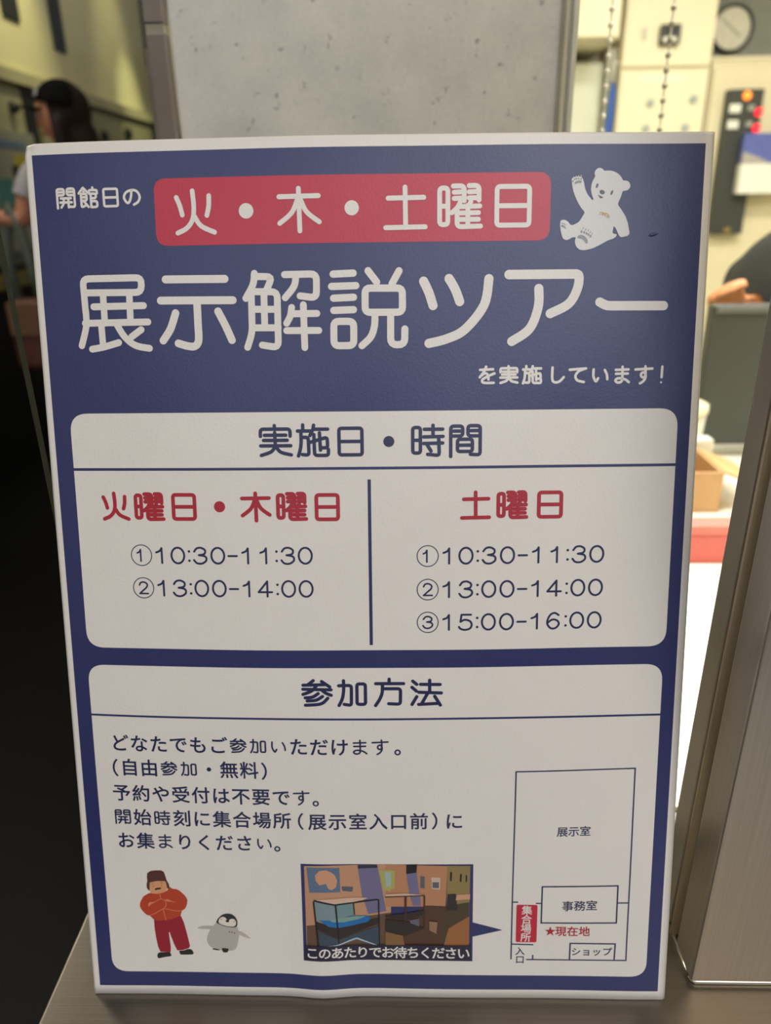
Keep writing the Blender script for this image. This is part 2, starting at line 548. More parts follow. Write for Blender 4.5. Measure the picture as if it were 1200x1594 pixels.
# monitor seen from behind
mon = empty('monitor', (0.66, 0.875, 0.85), 'dark flat monitor seen from behind on the white desk', 'monitor')
boxo('screen_housing', (0.468, 0.862, 0.872), (0.865, 0.885, 1.083), mat('monitor_grey', (62, 65, 60), 0.5, 0, 0.05), mon, 0.005, 3)
boxo('top_edge', (0.473, 0.858, 1.072), (0.86, 0.864, 1.080), mat('monitor_edge', (96, 98, 92), 0.4), mon, 0.001)
boxo('stand', (0.645, 0.880, 0.852), (0.705, 0.892, 0.95), BLACKP, mon, 0.002)
boxo('foot', (0.58, 0.82, 0.8502), (0.77, 0.925, 0.858), BLACKP, mon, 0.003)

# tall cream locker
lk = empty('locker', (1.31, 4.15, 0.0), 'tall cream steel locker carrying small grey magnets', 'locker')
boxo('body', (1.098, 4.02, 0.006), (1.545, 4.44, 2.30), mat('locker_side', (222, 212, 178), 0.45, 0, 0.02), lk, 0.004)
dr = boxo('door', (1.104, 4.0, 0.06), (1.538, 4.02, 1.798), mat('locker_cream', (238, 230, 198), 0.4, 0, 0.015, (3, 3, 3)), lk, 0.004)
boxo('door', (1.104, 4.0, 1.812), (1.538, 4.02, 2.28), mat('locker_cream', (0, 0, 0)), lk, 0.004)
boxo('latch', (1.187, 3.990, 1.925), (1.208, 4.0, 1.975), mat('latch_grey', (170, 165, 148), 0.4, 0.5), lk, 0.002)
boxo('name_strip', (1.20, 3.996, 1.748), (1.41, 4.0, 1.768), WHITEP, lk)
for (x, z) in ((1.264, 1.652), (1.475, 1.665), (1.255, 1.537), (1.452, 1.537)):
    bm = bmesh.new()
    lathe(bm, [(0.020, 0), (0.020, 0.008), (0.016, 0.011)], 20)
    o = link('magnet', to_mesh(bm), mat('magnet_grey', (168, 178, 172), 0.4))
    o.location = (x, 3.9995, z)
    o.rotation_euler = (math.pi / 2, 0, 0)
    tag(o, 'small round grey magnet on the lower locker door', 'magnet', 'magnets on the locker')
sw = empty('lock_box', (1.318, 3.985, 1.94), 'small square black and white lock box on the upper locker door', 'lock box')
boxo('body', (1.270, 3.968, 1.898), (1.366, 3.9998, 1.985), mat('lock_grey', (70, 70, 64), 0.5), sw, 0.006)
boxo('display', (1.283, 3.962, 1.945), (1.353, 3.968, 1.975), BLACKP, sw)
boxo('label_plate', (1.283, 3.963, 1.910), (1.345, 3.968, 1.930), WHITEP, sw)

# upper cupboard and door panel left of the locker
uc = empty('wall_cupboard', (0.9, 4.1, 1.9), 'cream wall cupboard beside the steel mullion', 'cupboard')
boxo('body', (0.55, 3.82, 1.905), (1.032, 4.498, 2.5), CREAM, uc, 0.003)
boxo('door', (0.558, 3.80, 1.910), (1.026, 3.82, 2.49), mat('locker_cream', (0, 0, 0)), uc, 0.003)
fr = empty('white_fridge', (0.98, 4.3, 0.0), 'pale greenish white fridge under the wall cupboard', 'fridge')
boxo('body', (0.70, 4.14, 0.006), (1.070, 4.49, 1.858), mat('fridge_side', (200, 202, 188), 0.5), fr, 0.006)
boxo('door', (0.706, 4.12, 0.03), (1.045, 4.14, 1.848), mat('fridge_white', (222, 226, 208), 0.4, 0, 0.02), fr, 0.006)
ap = empty('blue_umbrella', (1.075, 4.032, 1.3), 'folded blue umbrella hanging beside the locker', 'umbrella')
bm = bmesh.new()
tube(bm, [(0.0, 0, 0.46), (0.004, 0, 0.42), (0.0, 0, 0.3), (-0.006, 0, 0.15), (-0.004, 0, -0.1), (0, 0, -0.18)], [0.004, 0.014, 0.017, 0.019, 0.013, 0.004], 12)
link('cloth', to_mesh(bm), mat('umbrella_blue', (60, 104, 190), 0.6), ap, True)
bm = bmesh.new()
tube(bm, [(0, 0, 0.45), (0, 0, 0.52), (0.008, 0, 0.545), (0.018, 0, 0.535)], 0.007, 10)
link('handle', to_mesh(bm), WHITEP, ap, True)
bm = bmesh.new()
tube(bm, [(0.004, 0, 0.530), (0.0235, 0, 0.530)], 0.003, 8)
link('hook', to_mesh(bm), STEEL_D, ap)
tag(boxo('grey_curtain', (1.045, 4.05, 1.0), (1.092, 4.10, 1.903), mat('curtain_grey', (172, 172, 158), 0.7), None, 0.01),
    'narrow grey cloth strip hanging under the cupboard edge', 'curtain')

# grey window band behind the clock, low cream cabinet below
struct(boxo('trim_2', (1.55, 4.42, 1.86), (3.28, 4.498, 2.64), GREYP))
lc = empty('switch_cabinet', (2.0, 4.2, 0.0), 'wide cream cabinet below the wall clock', 'cabinet')
boxo('body', (1.56, 4.04, 0.006), (2.6, 4.40, 1.838), mat('locker_side', (0, 0, 0)), lc, 0.004)
boxo('top', (1.552, 4.03, 1.838), (2.61, 4.41, 1.852), CREAM, lc, 0.002)
boxo('door', (1.57, 4.02, 0.05), (2.10, 4.04, 1.80), mat('cabinet_door', (226, 216, 182), 0.45, 0, 0.015), lc, 0.003)

ck = empty('wall_clock', (1.762, 4.39, 2.03), 'round dark-rimmed wall clock with a plain pale face', 'clock')
bm = bmesh.new()
lathe(bm, [(0.112, 0.028), (0.114, 0.01), (0.112, -0.02), (0.104, -0.026), (0.098, -0.02), (0.098, 0.0)], 48, axis='Y')
link('rim', to_mesh(bm), mat('clock_rim', (52, 52, 52), 0.4), ck, True)
bm = bmesh.new()
lathe(bm, [(0.099, -0.002), (0.099, -0.008)], 48, axis='Y')
link('face', to_mesh(bm), mat('clock_face', (226, 222, 206), 0.5), ck)
for L, a, w in ((0.055, 2.2, 0.004), (0.08, 5.4, 0.003)):
    bm = bmesh.new()
    tube(bm, [(0, -0.011, 0), (L * math.sin(a), -0.011, L * math.cos(a))], w, 6)
    link('hand', to_mesh(bm), mat('clock_hand', (176, 172, 160), 0.4), ck)

# control panel with lamps
cp = empty('control_panel', (1.72, 3.96, 1.03), 'tall black control panel with orange and red lamps on the cream cabinet', 'control panel')
boxo('housing', (1.637, 3.955, 1.030), (1.806, 4.0198, 1.702), mat('panel_black', (52, 55, 52), 0.5, 0, 0.06), cp, 0.004)
EM = {'o': mat('lamp_orange', (255, 150, 60), 0.4, emit=((255, 130, 40), 1.6)), 'r': mat('lamp_red', (255, 40, 60), 0.4, emit=((255, 20, 40), 2.0))}
for nm, x, z, k, r in (('orange_lamp', 1.722, 1.672, 'o', 0.020), ('red_lamp', 1.793, 1.598, 'r', 0.019), ('red_lamp', 1.793, 1.527, 'r', 0.019)):
    bm = bmesh.new()
    lathe(bm, [(r, 0.0), (r, -0.008), (r * 0.8, -0.014), (r * 0.3, -0.017)], 20, axis='Y')
    o = link(nm, to_mesh(bm), EM[k], cp, True)
    o.location = Vector((x, 3.9555, z)) - cp.location
for z in (1.617, 1.545):
    boxo('switch_key', (1.645, 3.948, z - 0.019), (1.700, 3.956, z + 0.019), WHITEP, cp, 0.003)
    boxo('switch_key', (1.735, 3.948, z - 0.012), (1.768, 3.956, z + 0.014), mat('key_grey', (150, 156, 148), 0.5), cp, 0.003)
boxo('brass_screw_plate', (1.708, 3.950, 1.034), (1.742, 3.956, 1.062), mat('brass', (150, 138, 84), 0.4, 0.6), cp, 0.003)
pb = empty('poster_box', (1.9, 3.93, 1.2), 'white box with a blue printed top fixed over the control panel', 'box')
boxo('body', (1.722, 3.89, 1.225), (2.05, 3.947, 1.365), WHITEP, pb, 0.004)
boxo('blue_card', (1.722, 3.90, 1.368), (2.05, 3.944, 1.502), mat('card_blue', (86, 98, 168), 0.5, 0, 0.1), pb, 0.002)
bm = bmesh.new()
prism(bm, [(1.7225 - 1.9, 1.3685 - 1.2), (1.86 - 1.9, 1.3685 - 1.2), (1.80 - 1.9, 1.395 - 1.2), (1.7225 - 1.9, 1.42 - 1.2)], 1, -0.034, -0.031)
link('grey_corner', to_mesh(bm), mat('card_grey', (170, 164, 156), 0.6), pb)

# bead chains of a roller blind
bm = bmesh.new()
bmesh.ops.create_uvsphere(bm, u_segments=12, v_segments=8, radius=0.0030)
bead_me = to_mesh(bm)
bead_me.materials.append(mat('bead_grey', (142, 138, 120), 0.35, 0.6))
bead_me.polygons.foreach_set('use_smooth', [True] * len(bead_me.polygons))
for nm, x, lab, mm in (('pale', 0.2255, 'pale bead chain of a blind hanging beside the steel mullion', 'chain_pale'),
                       ('dark', 0.2860, 'dark bead chain of a blind hanging in front of the locker', 'chain_dark')):
    ch = empty('bead_chain', (x, 0.62, 1.0), lab, 'blind chain')
    bm = bmesh.new()
    tube(bm, [(0, 0, 0.0), (0, 0, 1.655)], 0.0009, 6)
    link('cord', to_mesh(bm), mat('cord_grey', (196, 194, 180) if nm == 'pale' else (136, 132, 116), 0.5), ch)
    bme = bead_me
    if nm == 'pale':
        bme = bead_me.copy()
        bme.materials.clear()
        bme.materials.append(mat('bead_pale', (204, 202, 188), 0.4, 0.2))
    for k in range(64):
        o = bpy.data.objects.new('bead', bme)
        COL.objects.link(o)
        o.parent = ch
        o.location = (0, 0, 0.012 + k * 0.0135)


# ------------------------------------------------------------------ the poster: an A3 sheet (297 x 420 mm) leaning back against the glass
# print layout is given in millimetres on the sheet: u from the left edge, v down from the top edge
SW, SH = 297.0, 420.0
LEAN = 13.706
poster = empty('poster', (0.0, 0.0, 0.8504), 'navy and white printed tour poster leaning on the glass above the steel counter', 'poster')
poster.rotation_euler = (math.radians(-LEAN), 0, 0)


def sstep(a, b, x):
    t = min(1.0, max(0.0, (x - a) / (b - a)))
    return t * t * (3 - 2 * t)


def bow(u, v):
    """how far the paper bows towards the viewer, in mm"""
    t = min(1.0, max(0.0, u / SW))
    b = 6.5 * math.sin(math.pi * t ** 0.85) * (0.68 + 0.32 * min(1.0, max(0.0, v) / 250)) * (1 - sstep(255, 405, v))
    b += 1.8 * math.exp(-((u - 121) / 13) ** 2) * sstep(300, 400, v)
    b += 0.25 * math.sin(u * 0.062 + v * 0.021) * math.sin(v * 0.045 + 1.0) * sstep(0, 20, u) * sstep(0, 20, SW - u)
    # crumpled top left corner
    d = math.hypot(u, v)
    if d < 5.2:
        b += -2.4 * (1 - d / 5.2) ** 1.2
    return b


def S(u, v, lift=0.0):
    return Vector(((u - SW / 2) / 1000, -(bow(u, v) + lift) / 1000, (SH - v) / 1000))


PAPER = dict(rough=0.36, spec=0.42, var=0.012, scale=(60, 60, 60), bump=0.10, bscale=(900, 900, 900), coat=0.45, coat_rough=0.30)


def ink(name, rgb):
    return mat('print_' + name, rgb, **PAPER)


I_WHITE = ink('paper', (236, 231, 224))
I_NAVY = ink('navy', (46, 52, 102))
I_RED = ink('red', (196, 38, 62))
I_TEXT = ink('text', (40, 44, 84))
I_CRIM = ink('crimson', (178, 36, 54))


class Print:
    """collects flat printed shapes and lays them on the bowed sheet"""

    def __init__(self):
        self.v, self.f, self.m, self.l = [], [], [], []
        self.ns = 0

    def face(self, pts, mi=0, lift=None):
        n = len(self.v)
        self.v += list(pts)
        self.f.append(tuple(range(n, n + len(pts))))
        self.m.append(mi)
        self.l.append(lift)

    def disc(self, c, r, n=12, ry=None, mi=0):
        ry = r if ry is None else ry
        self.face([(c[0] + r * math.cos(2 * math.pi * k / n), c[1] + ry * math.sin(2 * math.pi * k / n)) for k in range(n)], mi)

    def stroke(self, pts, w, closed=False, n=10):
        """a round-ended ribbon along a path, mitred at its bends so that it never overlaps itself"""
        r = w / 2.0
        P = [tuple(pts[0])]
        for p in list(pts[1:]) + ([pts[0]] if closed else []):
            L = math.dist(P[-1], p)
            if L < 1e-4:
                continue
            k = max(1, int(L / 5.0))
            q = P[-1]
            P += [(q[0] + (p[0] - q[0]) * i / k, q[1] + (p[1] - q[1]) * i / k) for i in range(1, k + 1)]
        if closed:
            P = P[:-1]
        N = len(P)
        self.ns += 1
        lift = 0.005 * (self.ns % 14)
        A, B = [], []
        for i, p in enumerate(P):
            a = P[(i - 1) % N] if (closed or i > 0) else p
            b = P[(i + 1) % N] if (closed or i < N - 1) else p
            d0 = (p[0] - a[0], p[1] - a[1]) if a != p else (b[0] - p[0], b[1] - p[1])
            d1 = (b[0] - p[0], b[1] - p[1]) if b != p else d0
            l0, l1 = math.hypot(*d0), math.hypot(*d1)
            n0, n1 = (-d0[1] / l0, d0[0] / l0), (-d1[1] / l1, d1[0] / l1)
            m = (n0[0] + n1[0], n0[1] + n1[1])
            ml = max(0.6, m[0] * m[0] + m[1] * m[1])
            m = (m[0] * 2 / ml * r, m[1] * 2 / ml * r)
            A.append((p[0] + m[0], p[1] + m[1]))
            B.append((p[0] - m[0], p[1] - m[1]))
        for i in range(N if closed else N - 1):
            k = (i + 1) % N
            self.face([A[i], A[k], B[k], B[i]], 0, lift)
        if not closed:
            for c, e, s in ((P[0], A[0], 1), (P[-1], A[-1], -1)):
                a0 = math.atan2(e[1] - c[1], e[0] - c[0])
                self.face([(c[0] + r * math.cos(a0 + s * math.pi * k / n), c[1] + r * math.sin(a0 + s * math.pi * k / n)) for k in range(n + 1)], 0, lift)

    def build(self, name, m, parent=poster, lift=0.3, grid=None, step=0.0):
        bm = bmesh.new()
        lay = bm.faces.layers.float.new('lift')
        for i, (f, mi) in enumerate(zip(self.f, self.m)):
            vs = [bm.verts.new((self.v[k][0], -self.v[k][1], 0)) for k in f]
            fc = bm.faces.new(vs)
            fc.material_index = mi
            fc[lay] = step * i if self.l[i] is None else self.l[i]
        if grid:
            big = [f for f in bm.faces if len(f.verts) > 4]
            bmesh.ops.triangulate(bm, faces=big)
            for ax in (0, 1):
                lo = min(v.co[ax] for v in bm.verts)
                hi = max(v.co[ax] for v in bm.verts)
                k = math.ceil(lo / grid) * grid
                while k < hi:
                    if k > lo + 1e-4:
                        co, no = [0, 0, 0], [0, 0, 0]
                        co[ax], no[ax] = k, 1
                        bmesh.ops.bisect_plane(bm, geom=bm.verts[:] + bm.edges[:] + bm.faces[:], plane_co=co, plane_no=no)
                    k += grid
        for f in bm.faces:
            f.normal_update()
            if f.normal.z < 0:
                f.normal_flip()
        ext = {}
        for f in bm.faces:
            for v in f.verts:
                ext[v] = f[lay]
        for v in bm.verts:
            v.co = S(v.co.x, -v.co.y, lift + ext.get(v, 0.0))
        me = bpy.data.meshes.new(name)
        bm.to_mesh(me)
        bm.free()
        return link(name, me, m, parent)


def catmull(pts, n=6):
    P = [pts[0]] + list(pts) + [pts[-1]]
    out = []
    for i in range(1, len(P) - 2):
        p0, p1, p2, p3 = P[i - 1], P[i], P[i + 1], P[i + 2]
        for k in range(n):
            t = k / n
            out.append(tuple(0.5 * (2 * p1[j] + (p2[j] - p0[j]) * t + (2 * p0[j] - 5 * p1[j] + 4 * p2[j] - p3[j]) * t * t +
                                    (3 * p1[j] - p0[j] - 3 * p2[j] + p3[j]) * t ** 3) for j in (0, 1)))
    return out + [tuple(pts[-1])]


def rounded(pts, r, closed=False, n=4):
    N = len(pts)
    out = []
    for i, p in enumerate(pts):
        if not closed and i in (0, N - 1):
            out.append(p)
            continue
        a, b = pts[(i - 1) % N], pts[(i + 1) % N]
        la, lb = math.dist(a, p), math.dist(b, p)
        d = min(r, la * 0.45, lb * 0.45)
        s = (p[0] + (a[0] - p[0]) * d / la, p[1] + (a[1] - p[1]) * d / la)
        e = (p[0] + (b[0] - p[0]) * d / lb, p[1] + (b[1] - p[1]) * d / lb)
        for k in range(n + 1):
            t = k / n
            out.append(tuple((1 - t) ** 2 * s[j] + 2 * t * (1 - t) * p[j] + t * t * e[j] for j in (0, 1)))
    return out


def pen(pr, kind, pts, w, detail=6):
    if kind == 's':
        pr.stroke(catmull(pts, detail), w)
    elif kind == 'r':
        pr.stroke(rounded(pts, w * 0.9), w)
    elif kind == 'b':
        pr.stroke(rounded(pts, w * 0.75, True), w, True)
    else:
        pr.stroke(pts, w)


def rrect(u0, v0, u1, v1, r, n=8):
    return rounded([(u0, v0), (u1, v0), (u1, v1), (u0, v1)], r, True, n)


# --- rounded brush glyphs on a 0-100 square: (kind, points); kind l line, s smooth, r rounded corners, b closed box, o ellipse, d dot
def _g(*a):
    return a


GATE = _g(('r', [(5, 98), (5, 6), (42, 6), (42, 36), (7, 36)]), ('l', [(7, 21), (42, 21)]),
          ('r', [(95, 36), (58, 36), (58, 5), (96, 5), (96, 94), (66, 92)]), ('l', [(58, 20), (95, 20)]))
GLYPH = {
    '火': _g(('s', [(8, 19), (15, 36), (20, 56)]), ('s', [(82, 17), (81, 38), (76, 58)]),
            ('s', [(45, 6), (47, 40), (43, 66), (29, 84), (8, 94)]), ('s', [(48, 60), (62, 80), (92, 94)])),
    '木': _g(('l', [(6, 22), (94, 21)]), ('l', [(50, 5), (51, 96)]), ('s', [(48, 26), (34, 56), (6, 79)]), ('s', [(53, 26), (67, 55), (95, 77)])),
    '土': _g(('l', [(12, 29), (92, 28)]), ('l', [(6, 95), (95, 94)]), ('l', [(50, 5), (51, 95)])),
    '曜': _g(('b', [(4.7, 10), (23, 10), (23, 90), (4.7, 90)]), ('l', [(5, 49.6), (23, 49.6)]),
            ('r', [(35, 6), (59, 5.5), (59.5, 38)]), ('l', [(37, 19.5), (58, 18.5)]), ('l', [(37, 33), (58, 32)]),
            ('r', [(70, 5.5), (92, 5), (92, 37)]), ('l', [(70, 19), (91, 18)]), ('l', [(70, 32), (91, 32)]),
            ('s', [(50, 42), (44, 53), (32, 64)]), ('l', [(74, 40), (70, 49)]), ('r', [(43.5, 54), (43.5, 95), (96, 94)]),
            ('l', [(47, 51), (94, 50)]), ('l', [(46, 65), (91, 64.5)]), ('l', [(46, 79), (91, 79)]), ('l', [(67.5, 48), (67.5, 94)])),
    '日': _g(('b', [(6, 4), (94, 4), (94, 96), (6, 96)]), ('l', [(6, 49.5), (94, 49.5)])),
    '実': _g(('l', [(47.5, 4), (48, 13)]), ('r', [(5, 36), (5, 14.5), (94, 14.5), (94, 36)]), ('l', [(17, 33), (81, 33)]),
            ('l', [(14, 48.5), (85, 48.5)]), ('l', [(5, 65), (95, 65)]), ('l', [(48, 25), (49, 64)]),
            ('s', [(49, 66), (36, 83), (6, 94)]), ('s', [(50, 66), (64, 84), (96, 93)])),
    '施': _g(('l', [(20, 3), (20, 18)]), ('l', [(4, 21), (40, 21)]), ('s', [(14, 22), (14, 55), (11, 76), (5, 96)]),
            ('r', [(16, 40), (36, 40), (37, 94), (17, 92)]), ('s', [(53, 4), (50, 17), (41, 35)]), ('l', [(53, 16), (95, 16)]),
            ('r', [(42, 55), (93, 40), (94, 72), (76, 72)]), ('l', [(70, 27), (72, 79)]), ('r', [(53, 32), (54, 95), (96, 95), (96, 77)])),
    '時': _g(('b', [(6, 10.5), (29, 10.5), (29, 88), (6, 88)]), ('l', [(6, 49), (29, 49)]), ('l', [(67, 4), (67, 38)]),
            ('l', [(41, 16), (96, 16)]), ('l', [(39, 39), (97, 38)]), ('l', [(39, 59), (96, 58)]),
            ('r', [(84, 40), (86, 96), (51, 92)]), ('l', [(50, 64), (61, 82)])),
    '間': GATE + _g(('b', [(26, 46), (72, 46), (72, 83), (26, 83)]), ('l', [(26, 64), (72, 64)])),
    '開': GATE + _g(('l', [(24, 51), (77, 51)]), ('l', [(20, 71), (80, 71)]), ('s', [(39, 52), (37, 76), (24, 95)]), ('l', [(63, 52), (63, 95)])),
    '館': _g(('l', [(26, 5), (4, 30)]), ('l', [(28, 5), (48, 26)]), ('r', [(15, 33), (43, 33), (43, 65), (15, 65)]), ('l', [(15, 49), (43, 49)]),
            ('r', [(15, 33), (15, 96), (34, 89)]), ('s', [(27, 67), (38, 80), (50, 95)]), ('l', [(28, 22), (28, 32)]),
            ('l', [(75, 4), (75, 14)]), ('r', [(56, 32), (56, 16), (96, 16), (96, 32)]), ('r', [(64, 33), (90, 33), (90, 54), (64, 54)]),
            ('l', [(64, 33), (64, 96)]), ('r', [(64, 68), (95, 68), (95, 96), (64, 96)])),
    'の': _g(('s', [(50, 14), (46, 50), (34, 80), (21, 79), (9, 52), (20, 25), (48, 12), (76, 17), (92, 46), (84, 76), (60, 93)]),),
    'を': _g(('l', [(10, 22), (84, 19)]), ('s', [(44, 5), (32, 32), (8, 62)]), ('s', [(16, 54), (38, 41), (54, 49), (58, 74)]),
            ('s', [(92, 42), (52, 58), (23, 77), (32, 92), (88, 93)])),
    'し': _g(('s', [(22, 8), (21, 60), (26, 86), (46, 94), (70, 86), (92, 64)]),),
    'て': _g(('l', [(6, 20), (94, 13)]), ('s', [(88, 15), (56, 28), (38, 55), (48, 82), (84, 93)])),
    'い': _g(('s', [(12, 18), (12, 58), (27, 88), (39, 70)]), ('s', [(76, 22), (88, 48), (92, 76)])),
    'ま': _g(('l', [(14, 22), (86, 20)]), ('l', [(16, 44), (84, 43)]), ('s', [(52, 5), (53, 72), (45, 90), (25, 92), (14, 81), (26, 70), (50, 70), (74, 78), (91, 91)])),
    'す': _g(('l', [(4, 20), (96, 16)]), ('s', [(58, 4), (60, 48), (50, 64), (37, 57), (37, 43), (49, 36), (60, 47), (60, 68), (48, 86), (32, 96)])),
    '！': _g(('l', [(52, 5), (48, 64)]), ('d', [(44, 93, 5.5)])),
    '参': _g(('l', [(39, 6), (22, 20)]), ('l', [(6, 22), (76, 20)]), ('l', [(66, 9), (92, 28)]), ('l', [(5, 36), (96, 38)]),
            ('s', [(49, 24), (33, 42), (5, 54)]), ('s', [(64, 37), (78, 49), (96, 57)]), ('s', [(54, 51), (36, 63), (12, 66)]),
            ('s', [(68, 61), (47, 74), (18, 77)]), ('s', [(85, 67), (62, 87), (12, 92)])),
    '加': _g(('r', [(5, 24), (47, 23), (46, 92), (22, 88)]), ('s', [(21, 7), (21, 40), (16, 69), (5, 92)]), ('b', [(65, 18), (93, 18), (93, 88), (65, 88)])),
    '方': _g(('l', [(49, 4), (49, 17)]), ('l', [(5, 19), (96, 19)]), ('s', [(27, 20), (26, 48), (18, 70), (4, 92)]), ('r', [(29, 36), (86, 36), (85, 88), (47, 86)])),
    '法': _g(('l', [(6.5, 8), (19, 19)]), ('l', [(4, 29), (18, 42)]), ('l', [(19, 61), (4, 88)]), ('l', [(31, 19), (93, 20)]), ('l', [(60, 5), (60, 46)]),
            ('l', [(26, 46), (97, 49)]), ('l', [(54, 49), (35, 85)]), ('l', [(25, 88), (87, 85)]), ('l', [(76, 60), (94, 91)])),
    '0': _g(('o', [(50, 50, 45, 46)]),),
    '1': _g(('s', [(6, 32), (52, 23), (78, 6)]), ('l', [(78, 6), (78, 96)])),
    '2': _g(('s', [(12, 27), (26, 8), (58, 4), (86, 20), (80, 44), (48, 68), (12, 95)]), ('l', [(12, 95), (92, 95)])),
    '3': _g(('s', [(10, 26), (28, 8), (58, 4), (86, 18), (80, 40), (42, 47)]), ('s', [(42, 47), (86, 55), (92, 78), (62, 96), (26, 94), (6, 76)])),
    '4': _g(('l', [(66, 96), (66, 5)]), ('l', [(66, 5), (6, 70)]), ('l', [(6, 70), (97, 70)])),
    '5': _g(('l', [(88, 6), (22, 6)]), ('l', [(22, 6), (15, 48)]), ('s', [(15, 48), (45, 36), (80, 44), (93, 66), (80, 88), (45, 96), (15, 89), (5, 78)])),
    '6': _g(('s', [(88, 17), (62, 4), (32, 13), (12, 44), (12, 72), (36, 95), (68, 94), (91, 71), (78, 49), (45, 43), (15, 60)]),),
    ':': _g(('d', [(50, 24, 7.5)]), ('d', [(50, 82, 7.5)])),
    '-': _g(('l', [(6, 52), (94, 52)]),),
    '・': _g(('d', [(50, 50, 50)]),),
}


def glyph(pr, ch, cx, cy, w, h, sw, detail=6):
    """place one brush glyph; the ink box is w x h mm, centred on (cx, cy)"""
    ox, oy = cx - w / 2, cy - h / 2
    iw, ih = (w - sw) / 100.0, (h - sw) / 100.0
    if ch == '・':
        pr.disc((cx, cy), w / 2, 24)
        return
    for kind, pts in GLYPH[ch]:
        if kind == 'o':
            x, y, rx, ry = pts[0]
            pr.stroke([(ox + sw / 2 + (x + rx * math.cos(2 * math.pi * k / 32)) * iw, oy + sw / 2 + (y + ry * math.sin(2 * math.pi * k / 32)) * ih) for k in range(32)], sw, True)
        elif kind == 'd':
            x, y, r = pts[0]
            pr.disc((ox + sw / 2 + x * iw, oy + sw / 2 + y * ih), r * ih * 1.05, 16)
        else:
            pen(pr, kind, [(ox + sw / 2 + x * iw, oy + sw / 2 + y * ih) for x, y in pts], sw, detail)


# --- small print: outlines of the built-in interface font
_font_cache = {}


def font_shape(ch, bold):
    key = (ch, bold)
    if key not in _font_cache:
        c = bpy.data.curves.new('glyph', 'FONT')
        c.body = ch
        c.size = 1.0
        c.resolution_u = 3
        o = bpy.data.objects.new('glyph', c)
        COL.objects.link(o)
        dg = bpy.context.evaluated_depsgraph_get()
        dg.update()
        me = o.evaluated_get(dg).to_mesh()
        bm = bmesh.new()
        bm.from_mesh(me)
        bmesh.ops.remove_doubles(bm, verts=bm.verts[:], dist=1e-5)
        for f in bm.faces:
            f.normal_update()
            if f.normal.z < 0:
                f.normal_flip()
        push = {}
        rim = [e for e in bm.edges if len(e.link_faces) == 1]
        for e in rim:
            f = e.link_faces[0]
            lp = [q for q in f.loops if q.edge == e][0]
            a, b = lp.vert, lp.link_loop_next.vert
            d = (b.co - a.co)
            if d.length < 1e-7:
                continue
            nn = Vector((d.y, -d.x, 0)).normalized()
            for q in (a, b):
                push.setdefault(q, []).append(nn)
        new = {}
        for q, ns in push.items():
            m = sum(ns, Vector())
            m = m * (len(ns) / max(0.5, m.length_squared)) if len(ns) > 1 else m
            if m.length > 1.6:
                m = m.normalized() * 1.6
            new[q] = q.co + m * bold
        for q, c2 in new.items():      # grow the outline itself: the fill keeps its triangles
            q.co = c2
        bm.verts.index_update()
        _font_cache[key] = ([(v.co.x, v.co.y) for v in bm.verts], [tuple(v.index for v in f.verts) for f in bm.faces])
        bm.free()
        bpy.data.objects.remove(o)
        bpy.data.curves.remove(c)
    return _font_cache[key]


HALF = '（）。'


def small(pr, ch, cx, cy, em, bold=0.008, brush=None):
    if brush and ch in GLYPH and ch not in '！・':
        k = {'日': 0.76, 'い': 0.92}.get(ch, 0.95)
        glyph(pr, ch, cx, cy, em * k, em * (0.86 if ch in '日い' else 0.94), brush, 4)
        return
    if ch == '・':
        pr.disc((cx, cy), em * 0.12, 12)
        return
    vs, fs = font_shape(ch, bold)
    if ch in HALF:
        mx = (min(v[0] for v in vs) + max(v[0] for v in vs)) / 2
        my = (min(v[1] for v in vs) + max(v[1] for v in vs)) / 2
    else:
        mx, my = 0.5, 0.38
    for f in fs:
        pr.face([(cx + (vs[i][0] - mx) * em, cy - (vs[i][1] - my) * em) for i in f])


def run(pr, text, a, b, em, **kw):
    n = len(text)
    for i, ch in enumerate(text):
        t = i / (n - 1) if n > 1 else 0
        small(pr, ch, a[0] + (b[0] - a[0]) * t, a[1] + (b[1] - a[1]) * t, em, **kw)


# --- the sheet itself (white border shows) and the thin backing sheet behind it
def sheet(name, m, du, dv, back, thick, inset=0.0):
    bm = bmesh.new()
    us = [0, 1.2, 2.4, 3.6, 5, 7, 9] + [9 + 5.58 * k for k in range(1, 51)] + [290, 293, SW]
    vs = [0, 1.2, 2.4, 3.6, 5, 7, 9] + [9 + 5.6 * k for k in range(1, 72)] + [410, 415, SH]
    us = sorted(set(round(min(u, SW), 3) for u in us))
    vs = sorted(set(round(min(v, SH), 3) for v in vs))
    for side, lift in ((0, -back), (1, -back - thick)):
        g = [[bm.verts.new(S(u, v, lift) + Vector((du / 1000, 0, -dv / 1000))) for u in us] for v in vs]
        for j in range(len(vs) - 1):
            for i in range(len(us) - 1):
                q = (g[j][i], g[j + 1][i], g[j + 1][i + 1], g[j][i + 1])
                bm.faces.new(q if side == 0 else q[::-1])
        if side == 0:
            g0 = g
    rim0 = g0[0] + [r[-1] for r in g0[1:]] + g0[-1][-2::-1] + [r[0] for r in g0[-2:0:-1]]
    rim1 = g[0] + [r[-1] for r in g[1:]] + g[-1][-2::-1] + [r[0] for r in g[-2:0:-1]]
    for i in range(len(rim0)):
        k = (i + 1) % len(rim0)
        bm.faces.new((rim0[i], rim0[k], rim1[k], rim1[i]))
    me = bpy.data.meshes.new(name)
    bm.to_mesh(me)
    bm.free()
    return link(name, me, m, poster, True)


sheet('sheet', I_WHITE, 0, 0, 0.0, 0.35)
sheet('backing_sheet', mat('backing_card', (206, 202, 186), 0.6, 0, 0.03), 1.1, 0.0, 0.6, 0.4)


